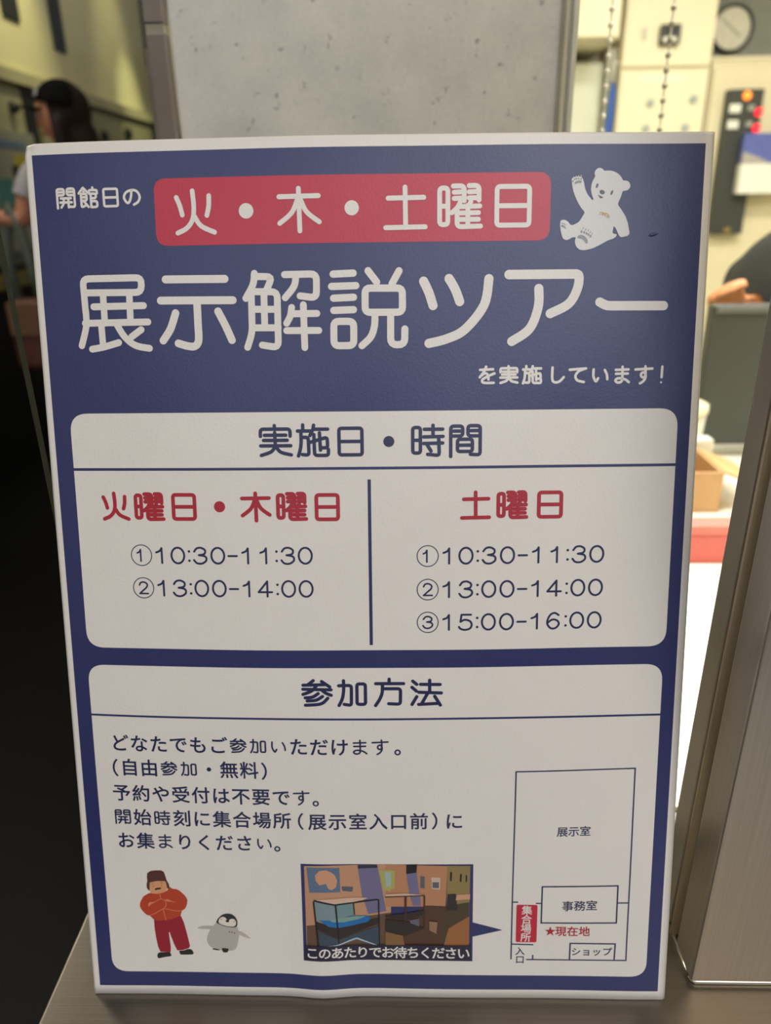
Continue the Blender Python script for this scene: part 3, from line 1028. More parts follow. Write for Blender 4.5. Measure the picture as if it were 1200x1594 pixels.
def gridrect(name, u0, v0, u1, v1, m, lift, step=5.0):
    pr = Print()
    nu, nv = math.ceil((u1 - u0) / step), math.ceil((v1 - v0) / step)
    for j in range(nv):
        for i in range(nu):
            a, b = u0 + (u1 - u0) * i / nu, u0 + (u1 - u0) * (i + 1) / nu
            c, d = v0 + (v1 - v0) * j / nv, v0 + (v1 - v0) * (j + 1) / nv
            pr.face([(a, c), (b, c), (b, d), (a, d)])
    return pr.build(name, m, lift=lift)


gridrect('navy_field', 3.2, 4.7, 294.2, 415.0, I_NAVY, 0.10)


def panel(name, u0, v0, u1, v1, r, m, lift=0.2):
    pr = Print()
    pr.face(rrect(u0, v0, u1, v1, r))
    return pr.build(name, m, lift=lift, grid=5.0)


panel('red_banner', 56.9, 15.9, 228.4, 43.9, 5.5, I_RED)
panel('schedule_panel', 11.3, 116.5, 288.5, 228.4, 8.5, I_WHITE)
panel('method_panel', 10.6, 237.2, 287.7, 406.5, 8.5, I_WHITE)


def lines(name, m, w, *segs, parent=poster, lift=0.3):
    pr = Print()
    for s in segs:
        r = w / 2
        for (x0, y0), (x1, y1) in zip(s, s[1:]):
            L = math.hypot(x1 - x0, y1 - y0)
            pr.ns += 1
            ex, ey = (x1 - x0) / L * r, (y1 - y0) / L * r
            k = max(1, int(L / 5))
            P0, P1 = (x0 - ex, y0 - ey), (x1 + ex, y1 + ey)
            for i in range(k):
                a, b = i / k, (i + 1) / k
                A = (P0[0] + (P1[0] - P0[0]) * a, P0[1] + (P1[1] - P0[1]) * a)
                B = (P0[0] + (P1[0] - P0[0]) * b, P0[1] + (P1[1] - P0[1]) * b)
                pr.face([(A[0] - ey, A[1] + ex), (B[0] - ey, B[1] + ex), (B[0] + ey, B[1] - ex), (A[0] + ey, A[1] - ex)], 0, 0.004 * (pr.ns % 10))
    return pr.build(name, m, parent, lift)


lines('schedule_rule', I_NAVY, 1.25, [(11.3, 142.2), (288.4, 142.0)])
lines('method_rule', I_NAVY, 1.0, [(10.6, 263.0), (287.8, 262.9)])
lines('schedule_divider', I_NAVY, 1.5, [(148.9, 148.0), (148.9, 225.1)])

# --- headline
def words(name, m, items, sw, lift=0.3, parent=poster):
    pr = Print()
    for ch, cx, cy, w, h in items:
        glyph(pr, ch, cx, cy, w, h, sw)
    return pr.build(name, m, parent, lift)


words('opening_day_lettering', I_WHITE, [('開', 17.4, 22.9, 9.7, 9.6), ('館', 27.5, 22.9, 9.9, 9.8), ('日', 37.6, 23.2, 8.0, 8.8), ('の', 47.0, 23.2, 9.4, 8.4)], 1.05)
words('weekday_lettering', I_WHITE, [('火', 74.8, 30.0, 21.4, 21.7), ('・', 97.1, 30.1, 6.4, 6.4), ('木', 120.1, 30.0, 21.4, 21.2), ('・', 142.9, 29.6, 6.2, 6.2),
                                     ('土', 165.9, 29.7, 21.2, 20.4), ('曜', 189.5, 29.5, 21.4, 20.8), ('日', 212.3, 29.6, 17.9, 19.2)], 2.05, 0.35)
TITLE = [
    ('r',3.0,[(22.6,63.1),(48.8,63.4),(49.2,57.1),(22.3,57.1),(22.6,71.6)]),
    ('s',3.0,[(22.7,70.8),(22.6,76.3),(21.7,80.2),(19.7,86.1)]),
    ('l',3.0,[(26.5,69.2),(49.5,69.1)]),
    ('l',3.0,[(22.0,76.3),(51.1,76.2)]),
    ('l',3.0,[(31.2,64.3),(31.2,76.4)]),
    ('l',3.0,[(43.3,64.2),(43.1,76.2)]),
    ('l',3.0,[(29.5,77.2),(29.7,85.5)]),
    ('s',3.0,[(24.5,87.7),(30.1,86.8),(37.1,85.0)]),
    ('s',3.0,[(36.6,76.9),(40.0,82.5),(44.7,86.3),(51.1,87.7)]),
    ('l',3.0,[(47.8,79.5),(43.3,82.5)]),
    ('l',3.4,[(60.1,58.1),(86.5,58.3)]),
    ('l',3.4,[(57.4,67.1),(89.7,67.4)]),
    ('s',3.4,[(73.7,68.6),(73.7,77.5),(73.6,84.5),(71.8,87.0),(68.5,86.9),(64.4,85.7)]),
    ('s',3.4,[(63.8,72.6),(61.2,79.3),(57.6,84.4)]),
    ('s',3.4,[(82.9,72.1),(86.0,78.4),(88.6,84.6)]),
    ('s',3.0,[(99.7,56.2),(98.9,60.9),(95.5,66.7)]),
    ('r',3.0,[(100.4,57.5),(107.5,57.7),(105.0,62.9)]),
    ('r',3.0,[(97.8,63.9),(109.5,64.1),(109.3,88.1),(102.1,86.9)]),
    ('s',3.0,[(98.0,64.3),(97.9,73.9),(97.6,81.3),(95.5,87.8)]),
    ('l',3.0,[(97.9,71.4),(109.5,71.6)]),
    ('l',3.0,[(97.8,79.4),(109.5,79.5)]),
    ('l',3.0,[(103.6,64.4),(103.5,79.0)]),
    ('r',3.0,[(113.0,56.9),(127.0,56.8),(126.8,67.0),(119.6,66.0)]),
    ('s',3.0,[(118.0,57.3),(117.0,61.9),(113.0,66.7)]),
    ('s',3.0,[(115.7,70.9),(115.0,74.5),(113.3,77.6)]),
    ('l',3.0,[(115.3,73.6),(126.8,73.6)]),
    ('l',3.0,[(113.2,80.8),(127.5,80.9)]),
    ('l',3.0,[(120.9,69.8),(121.1,88.2)]),
    ('l',3.1,[(134.3,57.0),(143.1,56.7)]),
    ('l',3.1,[(133.5,62.2),(144.2,62.0)]),
    ('l',3.1,[(134.3,67.2),(143.1,66.9)]),
    ('l',3.1,[(134.3,72.4),(143.0,72.2)]),
    ('b',3.1,[(134.2,77.1),(143.0,77.2),(142.9,87.6),(134.1,87.6)]),
    ('l',3.1,[(149.6,55.8),(153.3,60.6)]),
    ('l',3.1,[(163.1,56.0),(160.0,61.4)]),
    ('b',3.1,[(148.2,63.1),(164.5,63.3),(164.5,73.5),(148.1,73.4)]),
    ('s',3.1,[(152.4,74.4),(152.1,79.4),(150.4,84.0),(146.5,87.7)]),
    ('r',3.1,[(159.3,74.4),(159.2,87.4),(165.4,87.5),(165.5,80.7)]),
    ('s',4.0,[(173.8,60.5),(176.1,65.3),(177.9,70.8)]),
    ('s',4.0,[(184.9,59.5),(187.6,64.0),(189.6,69.2)]),
    ('s',4.0,[(202.3,59.7),(200.3,70.8),(192.0,81.1),(184.0,85.1),(176.1,87.0)]),
    ('l',4.0,[(211.0,58.0),(240.5,58.0)]),
    ('s',4.0,[(239.5,58.0),(241.6,58.9),(241.0,64.4),(237.4,70.6),(229.4,74.7)]),
    ('s',4.0,[(224.2,64.0),(224.1,71.9),(220.5,81.1),(212.7,86.5)]),
    ('s',4.0,[(251.1,70.0),(254.1,71.4),(257.3,71.6)]),
    ('l',4.0,[(257.1,71.6),(279.4,71.7)]),
]
BEAR = [
    ('body','w',[(237.2,19.0),(237.5,18.4),(238.6,18.0),(240.2,17.8),(241.6,18.0),(242.3,19.4),(243.2,23.0),(244.3,25.2),(246.5,27.6),(246.9,27.0),(246.1,25.2),(245.6,23.0),(245.8,21.2),(246.5,19.1),(247.4,17.7),(246.9,16.7),(247.2,15.5),(248.1,14.6),(249.2,14.3),(250.4,14.7),(251.1,15.6),(253.0,15.4),(255.2,15.7),(257.2,16.7),(258.7,18.2),(259.4,19.6),(260.4,19.5),(261.7,19.8),(262.5,20.8),(262.7,22.1),(261.8,23.3),(260.7,23.7),(259.4,23.7),(258.7,26.2),(257.6,28.6),(257.7,29.6),(259.4,31.7),(261.0,34.0),(262.1,36.6),(262.7,39.4),(263.2,41.6),(261.5,42.5),(259.1,42.9),(258.2,41.6),(257.2,39.4),(256.1,37.9),(255.5,41.2),(257.6,41.5),(257.3,42.5),(256.0,43.4),(253.8,44.0),(250.9,45.6),(247.3,47.3),(243.8,48.1),(241.5,47.9),(240.0,46.6),(239.4,44.9),(239.5,43.3),(239.8,42.7),(238.2,42.6),(236.6,43.7),(235.1,43.8),(234.1,43.1),(233.3,40.8),(232.7,37.7),(232.9,35.8),(233.8,35.4),(235.1,35.5),(236.2,36.2),(237.4,37.8),(239.2,37.3),(241.0,36.3),(242.3,34.2),(243.4,32.4),(241.5,30.4),(239.9,27.9),(238.3,24.5),(237.5,21.5)]),
    ('eye','g',[(247.6,22.3),(247.8,21.2),(248.4,20.5),(248.9,20.9),(248.7,22.0),(248.1,22.7)]),
    ('eye','g',[(254.0,25.2),(254.3,24.0),(254.9,23.4),(255.4,23.7),(255.1,24.8),(254.5,25.5)]),
    ('nose','g',[(249.3,24.0),(249.7,23.3),(250.8,23.3),(251.7,24.0),(251.7,24.7),(250.8,25.3),(249.8,24.9)]),
    ('mouth','g',[(248.8,25.1),(249.2,25.5),(250.0,25.7),(250.6,26.1),(251.5,26.2),(250.7,26.5),(250.3,26.8),(249.6,26.7),(249.3,26.0),(248.9,25.6)]),
    ('paw_pad','p',[(240.3,42.7),(240.8,41.9),(242.1,41.6),(243.6,42.2),(244.6,43.2),(245.1,44.6),(244.7,45.5),(244.0,45.1),(243.3,44.0),(242.1,43.3),(240.8,43.2)]),
    ('paw_pad','p',[(238.4,20.6),(238.8,19.9),(240.1,19.4),(241.4,19.5),(241.6,20.1),(241.4,20.6),(240.3,20.4),(239.3,20.7),(238.7,21.0)]),
    ('paw_pad','p',[(233.0,37.8),(233.7,37.4),(234.8,37.9),(235.4,38.9),(235.2,39.3),(234.3,38.5),(233.3,38.3)]),
    ('toe_pad','p',[(241.9,39.8),(242.4,39.8),(242.6,40.4),(242.4,40.9),(241.9,40.9),(241.7,40.4)]),
    ('toe_pad','p',[(243.0,40.1),(243.6,40.1),(243.8,40.7),(243.5,41.3),(243.1,41.2),(242.9,40.7)]),
    ('toe_pad','p',[(244.0,40.6),(244.6,40.6),(244.8,41.2),(244.5,41.7),(244.1,41.7),(243.9,41.2)]),
    ('toe_pad','p',[(244.9,41.1),(245.5,41.0),(245.7,41.6),(245.5,42.2),(245.0,42.1),(244.8,41.6)]),
    ('toe_pad','p',[(245.8,41.7),(246.4,41.7),(246.6,42.3),(246.4,42.8),(245.9,42.8),(245.7,42.3)]),
    ('claw','p',[(242.5,39.5),(242.9,38.5),(243.1,38.7),(242.9,39.5)]),
    ('claw','p',[(243.6,39.9),(243.9,39.0),(244.2,39.2),(244.0,40.0)]),
    ('claw','p',[(244.7,40.4),(245.0,39.4),(245.2,39.6),(245.1,40.4)]),
    ('claw','p',[(245.7,41.0),(246.0,40.1),(246.2,40.3),(246.1,41.1)]),
    ('claw','p',[(246.5,41.7),(246.8,40.7),(247.0,40.9),(246.8,41.7)]),
    ('toe_pad','p',[(237.5,19.4),(238.0,19.4),(238.1,19.8),(238.0,20.2),(237.6,20.2),(237.4,19.8)]),
    ('toe_pad','p',[(238.2,18.7),(238.7,18.7),(238.8,19.0),(238.6,19.4),(238.3,19.4),(238.1,19.0)]),
    ('toe_pad','p',[(239.0,18.4),(239.5,18.4),(239.6,18.8),(239.4,19.2),(239.1,19.2),(238.9,18.8)]),
    ('toe_pad','p',[(239.9,18.4),(240.4,18.4),(240.5,18.7),(240.4,19.1),(240.0,19.1),(239.9,18.7)]),
    ('toe_pad','p',[(241.0,18.4),(241.5,18.4),(241.6,18.8),(241.4,19.2),(241.1,19.2),(240.9,18.8)]),
    ('claw','w',[(237.8,18.5),(238.1,17.6),(238.4,18.5)]),
    ('claw','w',[(238.8,18.2),(239.1,17.3),(239.4,18.2)]),
    ('claw','w',[(239.9,18.0),(240.1,17.1),(240.4,18.0)]),
    ('claw','w',[(240.9,17.9),(241.2,17.0),(241.5,17.9)]),
    ('toe_pad','p',[(233.2,36.7),(233.7,36.7),(233.7,37.1),(233.3,37.0)]),
    ('toe_pad','p',[(233.8,36.7),(234.3,36.8),(234.2,37.2),(233.8,37.1)]),
    ('toe_pad','p',[(234.4,36.9),(234.8,37.0),(234.8,37.3),(234.4,37.3)]),
    ('toe_pad','p',[(234.9,37.2),(235.4,37.3),(235.4,37.6),(235.0,37.6)]),
    ('claw','w',[(259.1,42.4),(259.4,43.1),(259.7,42.4)]),
    ('claw','w',[(260.1,42.3),(260.4,43.0),(260.7,42.3)]),
    ('claw','w',[(260.9,42.1),(261.2,42.8),(261.5,42.1)]),
    ('claw','w',[(261.7,42.0),(262.0,42.7),(262.3,42.0)]),
]
BADGE = [
    [(249.8,33.5),(250.1,32.4),(251.0,32.6),(250.8,33.6)],
    [(251.1,33.7),(251.4,32.6),(251.7,33.3),(252.1,32.8),(252.1,33.9)],
    [(252.3,34.0),(252.4,32.9),(253.2,33.1),(253.0,34.3)],
    [(253.3,34.4),(253.5,33.5),(254.1,34.4),(253.3,34.6)],
]
MAN = [
    ('hat','hat',[(32.7,349.0),(34.7,347.6),(37.7,347.2),(40.3,347.2),(41.5,348.1),(42.1,350.6),(42.6,352.9),(43.6,354.9),(43.8,356.7),(43.1,357.8),(42.6,357.4),(42.1,354.2),(41.8,353.3),(37.2,353.4),(33.6,354.4),(33.3,359.1),(32.8,358.9),(31.9,357.5),(32.0,354.8),(32.5,353.7),(32.4,351.5)]),
    ('trousers','trs',[(34.4,375.4),(48.6,373.0),(50.0,377.4),(51.2,384.0),(52.3,391.0),(51.7,392.3),(48.3,393.6),(45.4,393.8),(44.0,390.0),(42.6,385.2),(42.1,382.6),(41.7,383.4),(42.2,392.2),(41.9,394.8),(36.5,394.7),(35.5,391.6),(34.8,386.4),(34.4,380.6)]),
    ('jacket','jkt',[(33.2,360.2),(36.1,360.8),(39.0,360.4),(42.1,358.9),(43.3,357.6),(43.8,356.3),(45.1,357.6),(47.6,357.7),(49.5,359.1),(51.6,361.4),(52.7,363.8),(52.2,366.7),(51.1,369.1),(49.4,370.1),(48.6,373.0),(45.2,374.9),(40.6,375.9),(36.6,376.4),(34.4,375.8),(32.3,373.3),(30.7,373.1),(28.6,370.6),(27.5,368.3),(27.9,365.7),(29.8,362.4)]),
    ('face','skn',[(33.7,354.4),(37.2,353.5),(41.8,353.3),(42.6,357.4),(41.7,358.9),(39.0,360.3),(36.1,360.7),(33.7,360.2),(33.4,358.0)]),
    ('moustache','drk',[(35.9,358.1),(36.6,357.4),(37.8,357.1),(39.6,357.1),(39.4,357.7),(38.6,358.0),(37.9,358.3),(37.4,358.2),(36.6,358.6)]),
    ('mouth','tth',[(37.0,358.4),(38.5,358.1),(38.2,358.6),(37.6,359.0)]),
    ('eye','drk',[(35.4,356.0),(35.6,356.0),(35.5,356.9),(35.3,356.9)]),
    ('eye','drk',[(39.7,355.2),(39.9,355.1),(39.9,356.1),(39.7,356.1)]),
    ('brow','drk',[(34.5,355.3),(35.2,354.9),(35.6,355.0),(35.5,355.2),(35.0,355.2)]),
    ('brow','drk',[(39.1,354.2),(39.8,353.9),(40.4,354.1),(40.3,354.3),(39.7,354.2)]),
    ('boot','drk',[(35.2,395.4),(36.6,394.9),(41.7,394.7),(42.3,397.1),(39.2,397.6),(35.2,398.6),(34.7,397.1)]),
    ('boot','drk',[(46.3,393.9),(48.7,393.8),(51.0,392.8),(52.8,392.9),(53.7,394.1),(54.0,395.8),(52.5,396.1),(47.0,396.2)]),
    ('seam_patch','seam',[(31.9,366.7),(33.0,365.4),(34.8,365.4),(35.4,365.8),(33.7,366.7),(32.1,368.4)]),
    ('seam_patch','seam',[(41.4,363.3),(43.3,363.8),(44.6,364.9),(42.8,365.1),(41.3,364.5)]),
]
SEAMS = [
    [(38.5,360.2),(38.7,361.9),(39.0,363.5)],
    [(32.4,367.4),(34.8,365.8),(38.2,363.7),(40.1,363.7),(41.3,364.9),(41.4,366.9),(40.4,368.6),(37.7,370.3),(35.0,372.1),(32.3,373.3)],
    [(39.6,369.0),(43.0,369.5),(46.8,370.3),(49.4,369.9)],
    [(39.8,369.5),(40.3,373.1),(40.8,375.7)],
    [(41.4,364.2),(43.9,364.6),(46.3,365.2)],
]
PENGUIN = [
    ('flipper','pg',[(56.5,380.5),(58.1,379.4),(60.4,378.9),(62.9,378.9),(65.1,379.0),(63.6,381.1),(61.1,381.0),(58.1,380.8)]),
    ('flipper','pg2',[(78.1,381.8),(80.0,382.5),(82.1,384.2),(83.5,385.6),(84.0,386.2),(83.7,386.6),(81.8,385.9),(79.6,385.0),(78.1,384.2)]),
    ('body','pg',[(66.3,377.6),(67.2,376.6),(77.4,379.0),(78.1,381.8),(78.2,384.7),(77.5,388.5),(76.5,392.0),(75.0,393.4),(72.8,393.7),(69.1,393.5),(65.2,392.9),(62.8,391.2),(61.5,389.0),(61.3,386.8),(62.1,383.9),(63.6,380.8),(65.1,378.9)]),
    ('hood','blk',[(66.6,376.9),(67.9,374.4),(69.7,372.6),(71.4,371.8),(73.3,371.6),(75.2,372.1),(76.8,373.6),(77.7,375.8),(77.7,378.1),(77.1,379.5),(75.4,379.9),(72.6,379.6),(69.9,378.8),(67.7,377.7)]),
    ('face','pw',[(67.9,376.6),(68.3,375.0),(69.3,373.9),(70.6,373.5),(71.7,374.0),(72.3,375.4),(72.9,376.1),(73.7,375.3),(74.8,374.6),(76.2,374.9),(77.0,376.2),(77.0,377.9),(76.4,379.0),(74.9,379.4),(72.1,379.1),(69.6,378.2),(68.3,377.4)]),
    ('beak','drk',[(71.5,375.9),(72.3,375.4),(73.0,375.3),(73.6,375.9),(73.3,376.7),(72.5,376.9),(71.9,376.6)]),
    ('eye','drk',[(69.3,374.7),(69.6,374.5),(69.8,374.8),(69.7,375.3),(69.4,375.2)]),
    ('eye','drk',[(75.9,376.2),(76.2,376.0),(76.4,376.4),(76.2,376.7),(76.0,376.7)]),
    ('foot','drk',[(68.9,391.9),(69.9,392.2),(70.5,391.9),(71.0,392.3),(72.4,392.2),(72.2,393.9),(71.3,394.7),(69.9,394.7),(69.1,394.0)]),
    ('foot','drk',[(64.0,392.3),(65.8,392.4),(67.8,393.1),(67.2,393.5),(65.5,393.2),(64.0,392.9)]),
    ('chest_mark','drk',[(72.9,382.1),(73.7,382.2),(73.5,382.8),(73.1,382.8)]),
    ('chest_mark','drk',[(74.2,382.4),(74.9,382.4),(74.8,383.1),(74.3,383.0)]),
    ('chest_mark','drk',[(75.5,382.8),(76.3,382.9),(76.1,383.5),(75.7,383.5)]),
]
PHOTO = [
    ('wall_print','wall',[(113.3,343.1),(157.1,341.8),(156.7,389.8),(113.3,389.3)]),
    ('wall_print','wall2',[(154.3,341.9),(185.5,343.0),(184.6,366.3),(175.8,365.8),(174.3,366.4),(154.1,366.5)]),
    ('floor_print','flr',[(113.6,377.5),(118.6,376.6),(156.9,369.9),(156.7,390.3),(113.5,389.7)]),
    ('floor_print','flr2',[(174.3,365.8),(184.3,366.6),(185.1,366.3),(183.2,389.6),(153.8,389.9),(154.0,371.3),(164.4,373.6)]),
    ('hall_print','hall',[(185.5,342.8),(196.9,343.0),(196.8,371.0),(196.6,374.5),(185.1,368.7),(185.1,361.5)]),
    ('hall_floor_print','hfl',[(185.1,366.3),(196.7,363.9),(196.7,373.4),(190.4,376.4),(185.2,383.0),(183.2,390.2),(183.1,373.5)]),
    ('hall_glow_print','glw',[(191.4,375.8),(196.8,372.2),(196.8,389.4),(183.7,389.6),(186.2,379.4)]),
    ('map_print','blu',[(114.5,343.8),(131.1,344.0),(131.3,357.9),(115.6,358.2)]),
    ('continent_print','cnt',[(118.8,348.0),(121.1,345.6),(124.4,345.2),(126.8,346.4),(128.7,348.0),(129.9,351.3),(129.2,355.0),(126.9,356.7),(125.3,355.8),(124.2,353.0),(120.9,353.9),(118.9,351.2)]),
    ('caption_print','cap',[(132.0,354.6),(137.9,355.0),(137.4,357.8),(132.4,357.2)]),
    ('pillar_print','plr',[(140.4,343.7),(150.3,342.7),(151.8,352.0),(154.4,369.0),(145.4,370.9),(142.3,360.0)]),
    ('pillar_top_print','plr2',[(140.4,342.3),(150.1,342.0),(150.3,343.9),(140.5,344.4)]),
    ('poster_print','grn',[(151.0,345.5),(157.1,345.0),(157.0,357.6),(153.1,356.7)]),
    ('poster_print','grn',[(154.3,345.1),(159.1,345.4),(158.8,356.0),(154.2,356.4)]),
    ('poster_print','grn2',[(153.9,346.4),(157.1,346.2),(157.0,354.4),(154.6,354.8)]),
    ('pillar_print','plr',[(164.8,346.8),(169.9,346.2),(171.2,358.1),(172.2,365.8),(168.1,365.8),(166.3,358.7)]),
    ('pillar_top_print','blk',[(164.8,341.9),(170.2,341.8),(169.9,346.5),(164.8,347.4)]),
    ('notice_print','cap',[(171.9,348.6),(174.0,348.9),(174.0,355.7),(171.9,355.4)]),
    ('notice_print','wht',[(177.3,349.2),(181.9,349.5),(181.7,356.5),(177.6,356.0)]),
    ('notice_print','cap',[(177.9,352.1),(181.2,352.1),(181.2,355.6),(178.0,355.4)]),
    ('slot_print','blk',[(186.8,346.2),(187.8,346.5),(187.6,351.5),(186.8,351.5)]),
    ('slot_print','blk',[(191.9,347.4),(192.7,347.7),(192.5,352.1),(191.7,351.8)]),
    ('slot_print','blk',[(194.7,348.3),(195.3,348.3),(195.3,352.1),(194.7,352.1)]),
    ('case_print','drk',[(185.6,359.2),(189.7,358.9),(190.8,368.6),(185.1,368.7)]),
    ('bench_print','cnt',[(190.2,359.5),(197.0,359.1),(196.9,362.1),(189.7,362.7)]),
    ('glass_print','gls',[(118.0,363.0),(128.3,365.1),(138.1,364.2),(138.4,370.8),(129.4,373.6),(118.3,374.3)]),
    ('glass_print','gls2',[(129.1,365.2),(137.7,363.7),(138.2,370.8),(129.8,372.2)]),
    ('table_print','drk',[(118.5,374.3),(129.7,378.8),(150.7,372.8),(151.1,376.1),(130.3,385.0),(118.8,379.0)]),
    ('ice_print','ice',[(119.9,373.8),(129.4,373.9),(136.8,371.5),(145.0,371.6),(146.6,373.3),(144.9,375.2),(136.6,377.4),(130.1,378.4),(125.2,377.6)]),
    ('ice_print','ice2',[(125.3,373.6),(133.5,372.5),(139.2,371.8),(144.1,371.9),(140.0,373.7),(132.6,375.3),(126.9,374.9)]),
    ('glow_print','glo',[(120.0,389.2),(129.5,388.2),(139.0,384.3),(150.1,389.1),(149.7,389.6),(139.0,385.3),(130.7,388.5),(124.9,390.0)]),
    ('glass_print','gls3',[(119.6,380.3),(129.5,384.9),(129.9,387.8),(120.4,389.0)]),
    ('glass_print','gls3',[(130.8,385.0),(140.7,381.3),(150.6,377.5),(150.9,388.9),(139.4,384.3),(131.1,386.9)]),
    ('rail_print','blk',[(117.8,362.0),(128.4,364.5),(138.1,363.3),(150.4,361.7),(150.4,362.4),(138.1,364.3),(128.3,365.5),(117.8,363.0)]),
    ('rail_print','blk',[(117.2,363.0),(118.0,363.0),(119.9,389.7),(119.1,389.7)]),
    ('rail_print','blk',[(128.3,365.1),(129.2,365.0),(130.5,387.8),(129.7,387.7)]),
    ('rail_print','blk',[(150.3,361.9),(151.0,362.1),(151.1,389.4),(150.5,389.4)]),
    ('rail_print','blk',[(137.5,363.7),(138.1,363.7),(138.6,371.1),(138.0,371.0)]),
    ('table_top_print','wht2',[(118.2,362.0),(137.8,360.9),(145.3,361.0),(142.7,362.4),(137.7,363.5),(128.4,364.5)]),
    ('table_print','drk',[(154.0,371.3),(163.4,370.3),(174.0,368.2),(173.7,371.1),(164.4,373.9),(154.0,372.2)]),
    ('table_top_print','wht2',[(154.1,359.0),(163.4,358.4),(173.2,359.2),(164.5,360.2),(154.1,360.2)]),
    ('rail_print','brn',[(173.5,359.5),(174.3,359.8),(174.0,379.5),(173.5,378.9)]),
    ('rail_print','brn',[(163.8,360.2),(164.9,360.2),(164.6,382.0),(163.8,382.0)]),
    ('rail_print','brn',[(154.1,360.1),(173.7,359.3),(173.7,359.9),(154.1,360.8)]),
    ('reflection_print','plr3',[(166.5,374.2),(171.1,373.0),(171.4,378.3),(166.5,379.0)]),
    ('reflection_print','wht3',[(176.3,374.7),(180.5,375.3),(180.0,382.1),(176.4,380.1)]),
    ('reflection_print','drk',[(154.0,373.7),(164.4,374.8),(174.0,378.9),(164.3,383.2),(153.9,380.9)]),
    ('reflection_print','glw2',[(153.9,380.9),(162.8,383.2),(163.8,389.2),(153.8,389.3)]),
]
pr = Print()
for kind, w, pts in TITLE:
    pen(pr, kind, pts, w)
pr.build('title_lettering', I_WHITE)
words('notice_lettering', I_WHITE, [('を', 202.0, 101.0, 8.9, 9.2), ('実', 211.7, 101.0, 9.5, 9.2), ('施', 222.0, 101.1, 9.9, 9.2), ('し', 233.1, 101.2, 8.4, 8.8),
                                    ('て', 242.4, 101.3, 9.4, 8.6), ('い', 252.4, 101.4, 9.0, 8.6), ('ま', 262.2, 101.5, 9.0, 9.0), ('す', 272.0, 101.6, 9.4, 9.2),
                                    ('！', 280.2, 101.6, 4.2, 9.0)], 1.15)
words('schedule_heading', I_TEXT, [('実', 106.7, 129.4, 16.8, 16.5), ('施', 123.7, 129.4, 16.6, 16.6), ('日', 140.7, 130.0, 13.4, 14.6), ('・', 158.0, 130.1, 5.0, 5.0),
                                   ('時', 175.4, 129.8, 16.6, 16.4), ('間', 192.5, 130.0, 16.2, 16.4)], 1.6)
words('weekday_heading', I_CRIM, [('火', 30.4, 159.4, 15.7, 15.4), ('曜', 46.5, 159.5, 16.0, 15.0), ('日', 63.0, 159.6, 13.2, 14.0), ('・', 79.7, 159.5, 5.2, 5.2),
                                  ('木', 96.5, 159.6, 15.9, 15.7), ('曜', 113.2, 159.5, 15.9, 15.0), ('日', 129.5, 159.9, 13.0, 14.0)], 1.75)
words('saturday_heading', I_CRIM, [('土', 197.4, 159.5, 15.8, 14.8), ('曜', 214.3, 159.6, 16.0, 14.8), ('日', 231.6, 159.7, 13.4, 14.0)], 1.75)
words('method_heading', I_TEXT, [('参', 122.6, 249.7, 16.4, 16.0), ('加', 139.6, 249.7, 16.0, 16.2), ('方', 157.3, 249.6, 16.2, 16.6), ('法', 174.9, 249.9, 16.6, 16.2)], 1.6)

OFF = (0, 8.8, 17.5, 22.9, 28.1, 36.5, 43.5, 49.7, 58.2, 64.1, 69.3, 77.5)
for name, num, txt, u0, v0, k in (('tuesday_time', '1', '10:30-11:30', 41.3, 182.6, 1.0), ('tuesday_time', '2', '13:00-14:00', 41.3, 198.4, 1.0),
                                  ('saturday_time', '1', '10:30-11:30', 175.5, 183.1, 1.012), ('saturday_time', '2', '13:00-14:00', 175.5, 199.1, 1.012),
                                  ('saturday_time', '3', '15:00-16:00', 175.5, 214.9, 1.012)):
    pr = Print()
    pr.stroke([(u0 + 4.9 * math.cos(2 * math.pi * i / 40), v0 + 4.95 * math.sin(2 * math.pi * i / 40)) for i in range(40)], 0.42, True, 6)
    glyph(pr, num, u0 - (1.0 if num == '1' else 0), v0, 3.0 if num == '1' else 5.8, 6.9, 0.78)
    for i, ch in enumerate(txt):
        w, h = {'1': (4.6, 8.9), ':': (4.0, 8.6), '-': (5.4, 8.6)}.get(ch, (7.7, 9.1))
        if ch == '4':
            w, h = 7.9, 8.9
        glyph(pr, ch, u0 + OFF[i + 1] * k, v0, w, h, 0.95)
    pr.build(name, I_TEXT)

# --- body text
EM = 9.5
for name, runs in (('body_line', [('どなたでもご参加いただけます', (24.0, 277.2), (152.5, 277.4)), ('。', (160.9, 280.2), None)]),
                   ('body_line', [('（', (20.9, 290.6), None), ('自由参加・無料', (28.2, 290.1), (88.1, 290.3)), ('）', (95.5, 290.6), None)]),
                   ('body_line', [('予約や受付は不要です', (23.0, 304.0), (113.4, 304.8)), ('。', (120.4, 307.8), None)]),
                   ('body_line', [('開始時刻に集合場所', (22.6, 317.3), (103.3, 317.6)), ('（', (112.6, 317.8), None), ('展示室入口前', (120.8, 318.0), (171.2, 317.7)),
                                  ('）', (178.9, 317.6), None), ('に', (188.6, 317.8), None)]),
                   ('body_line', [('お集まりください', (23.2, 330.5), (93.7, 330.7)), ('。', (100.2, 333.7), None)])):
    pr = Print()
    for t, a, b in runs:
        run(pr, t, a, b or a, EM, bold=0.016, brush=0.84)
    pr.build(name, I_TEXT)

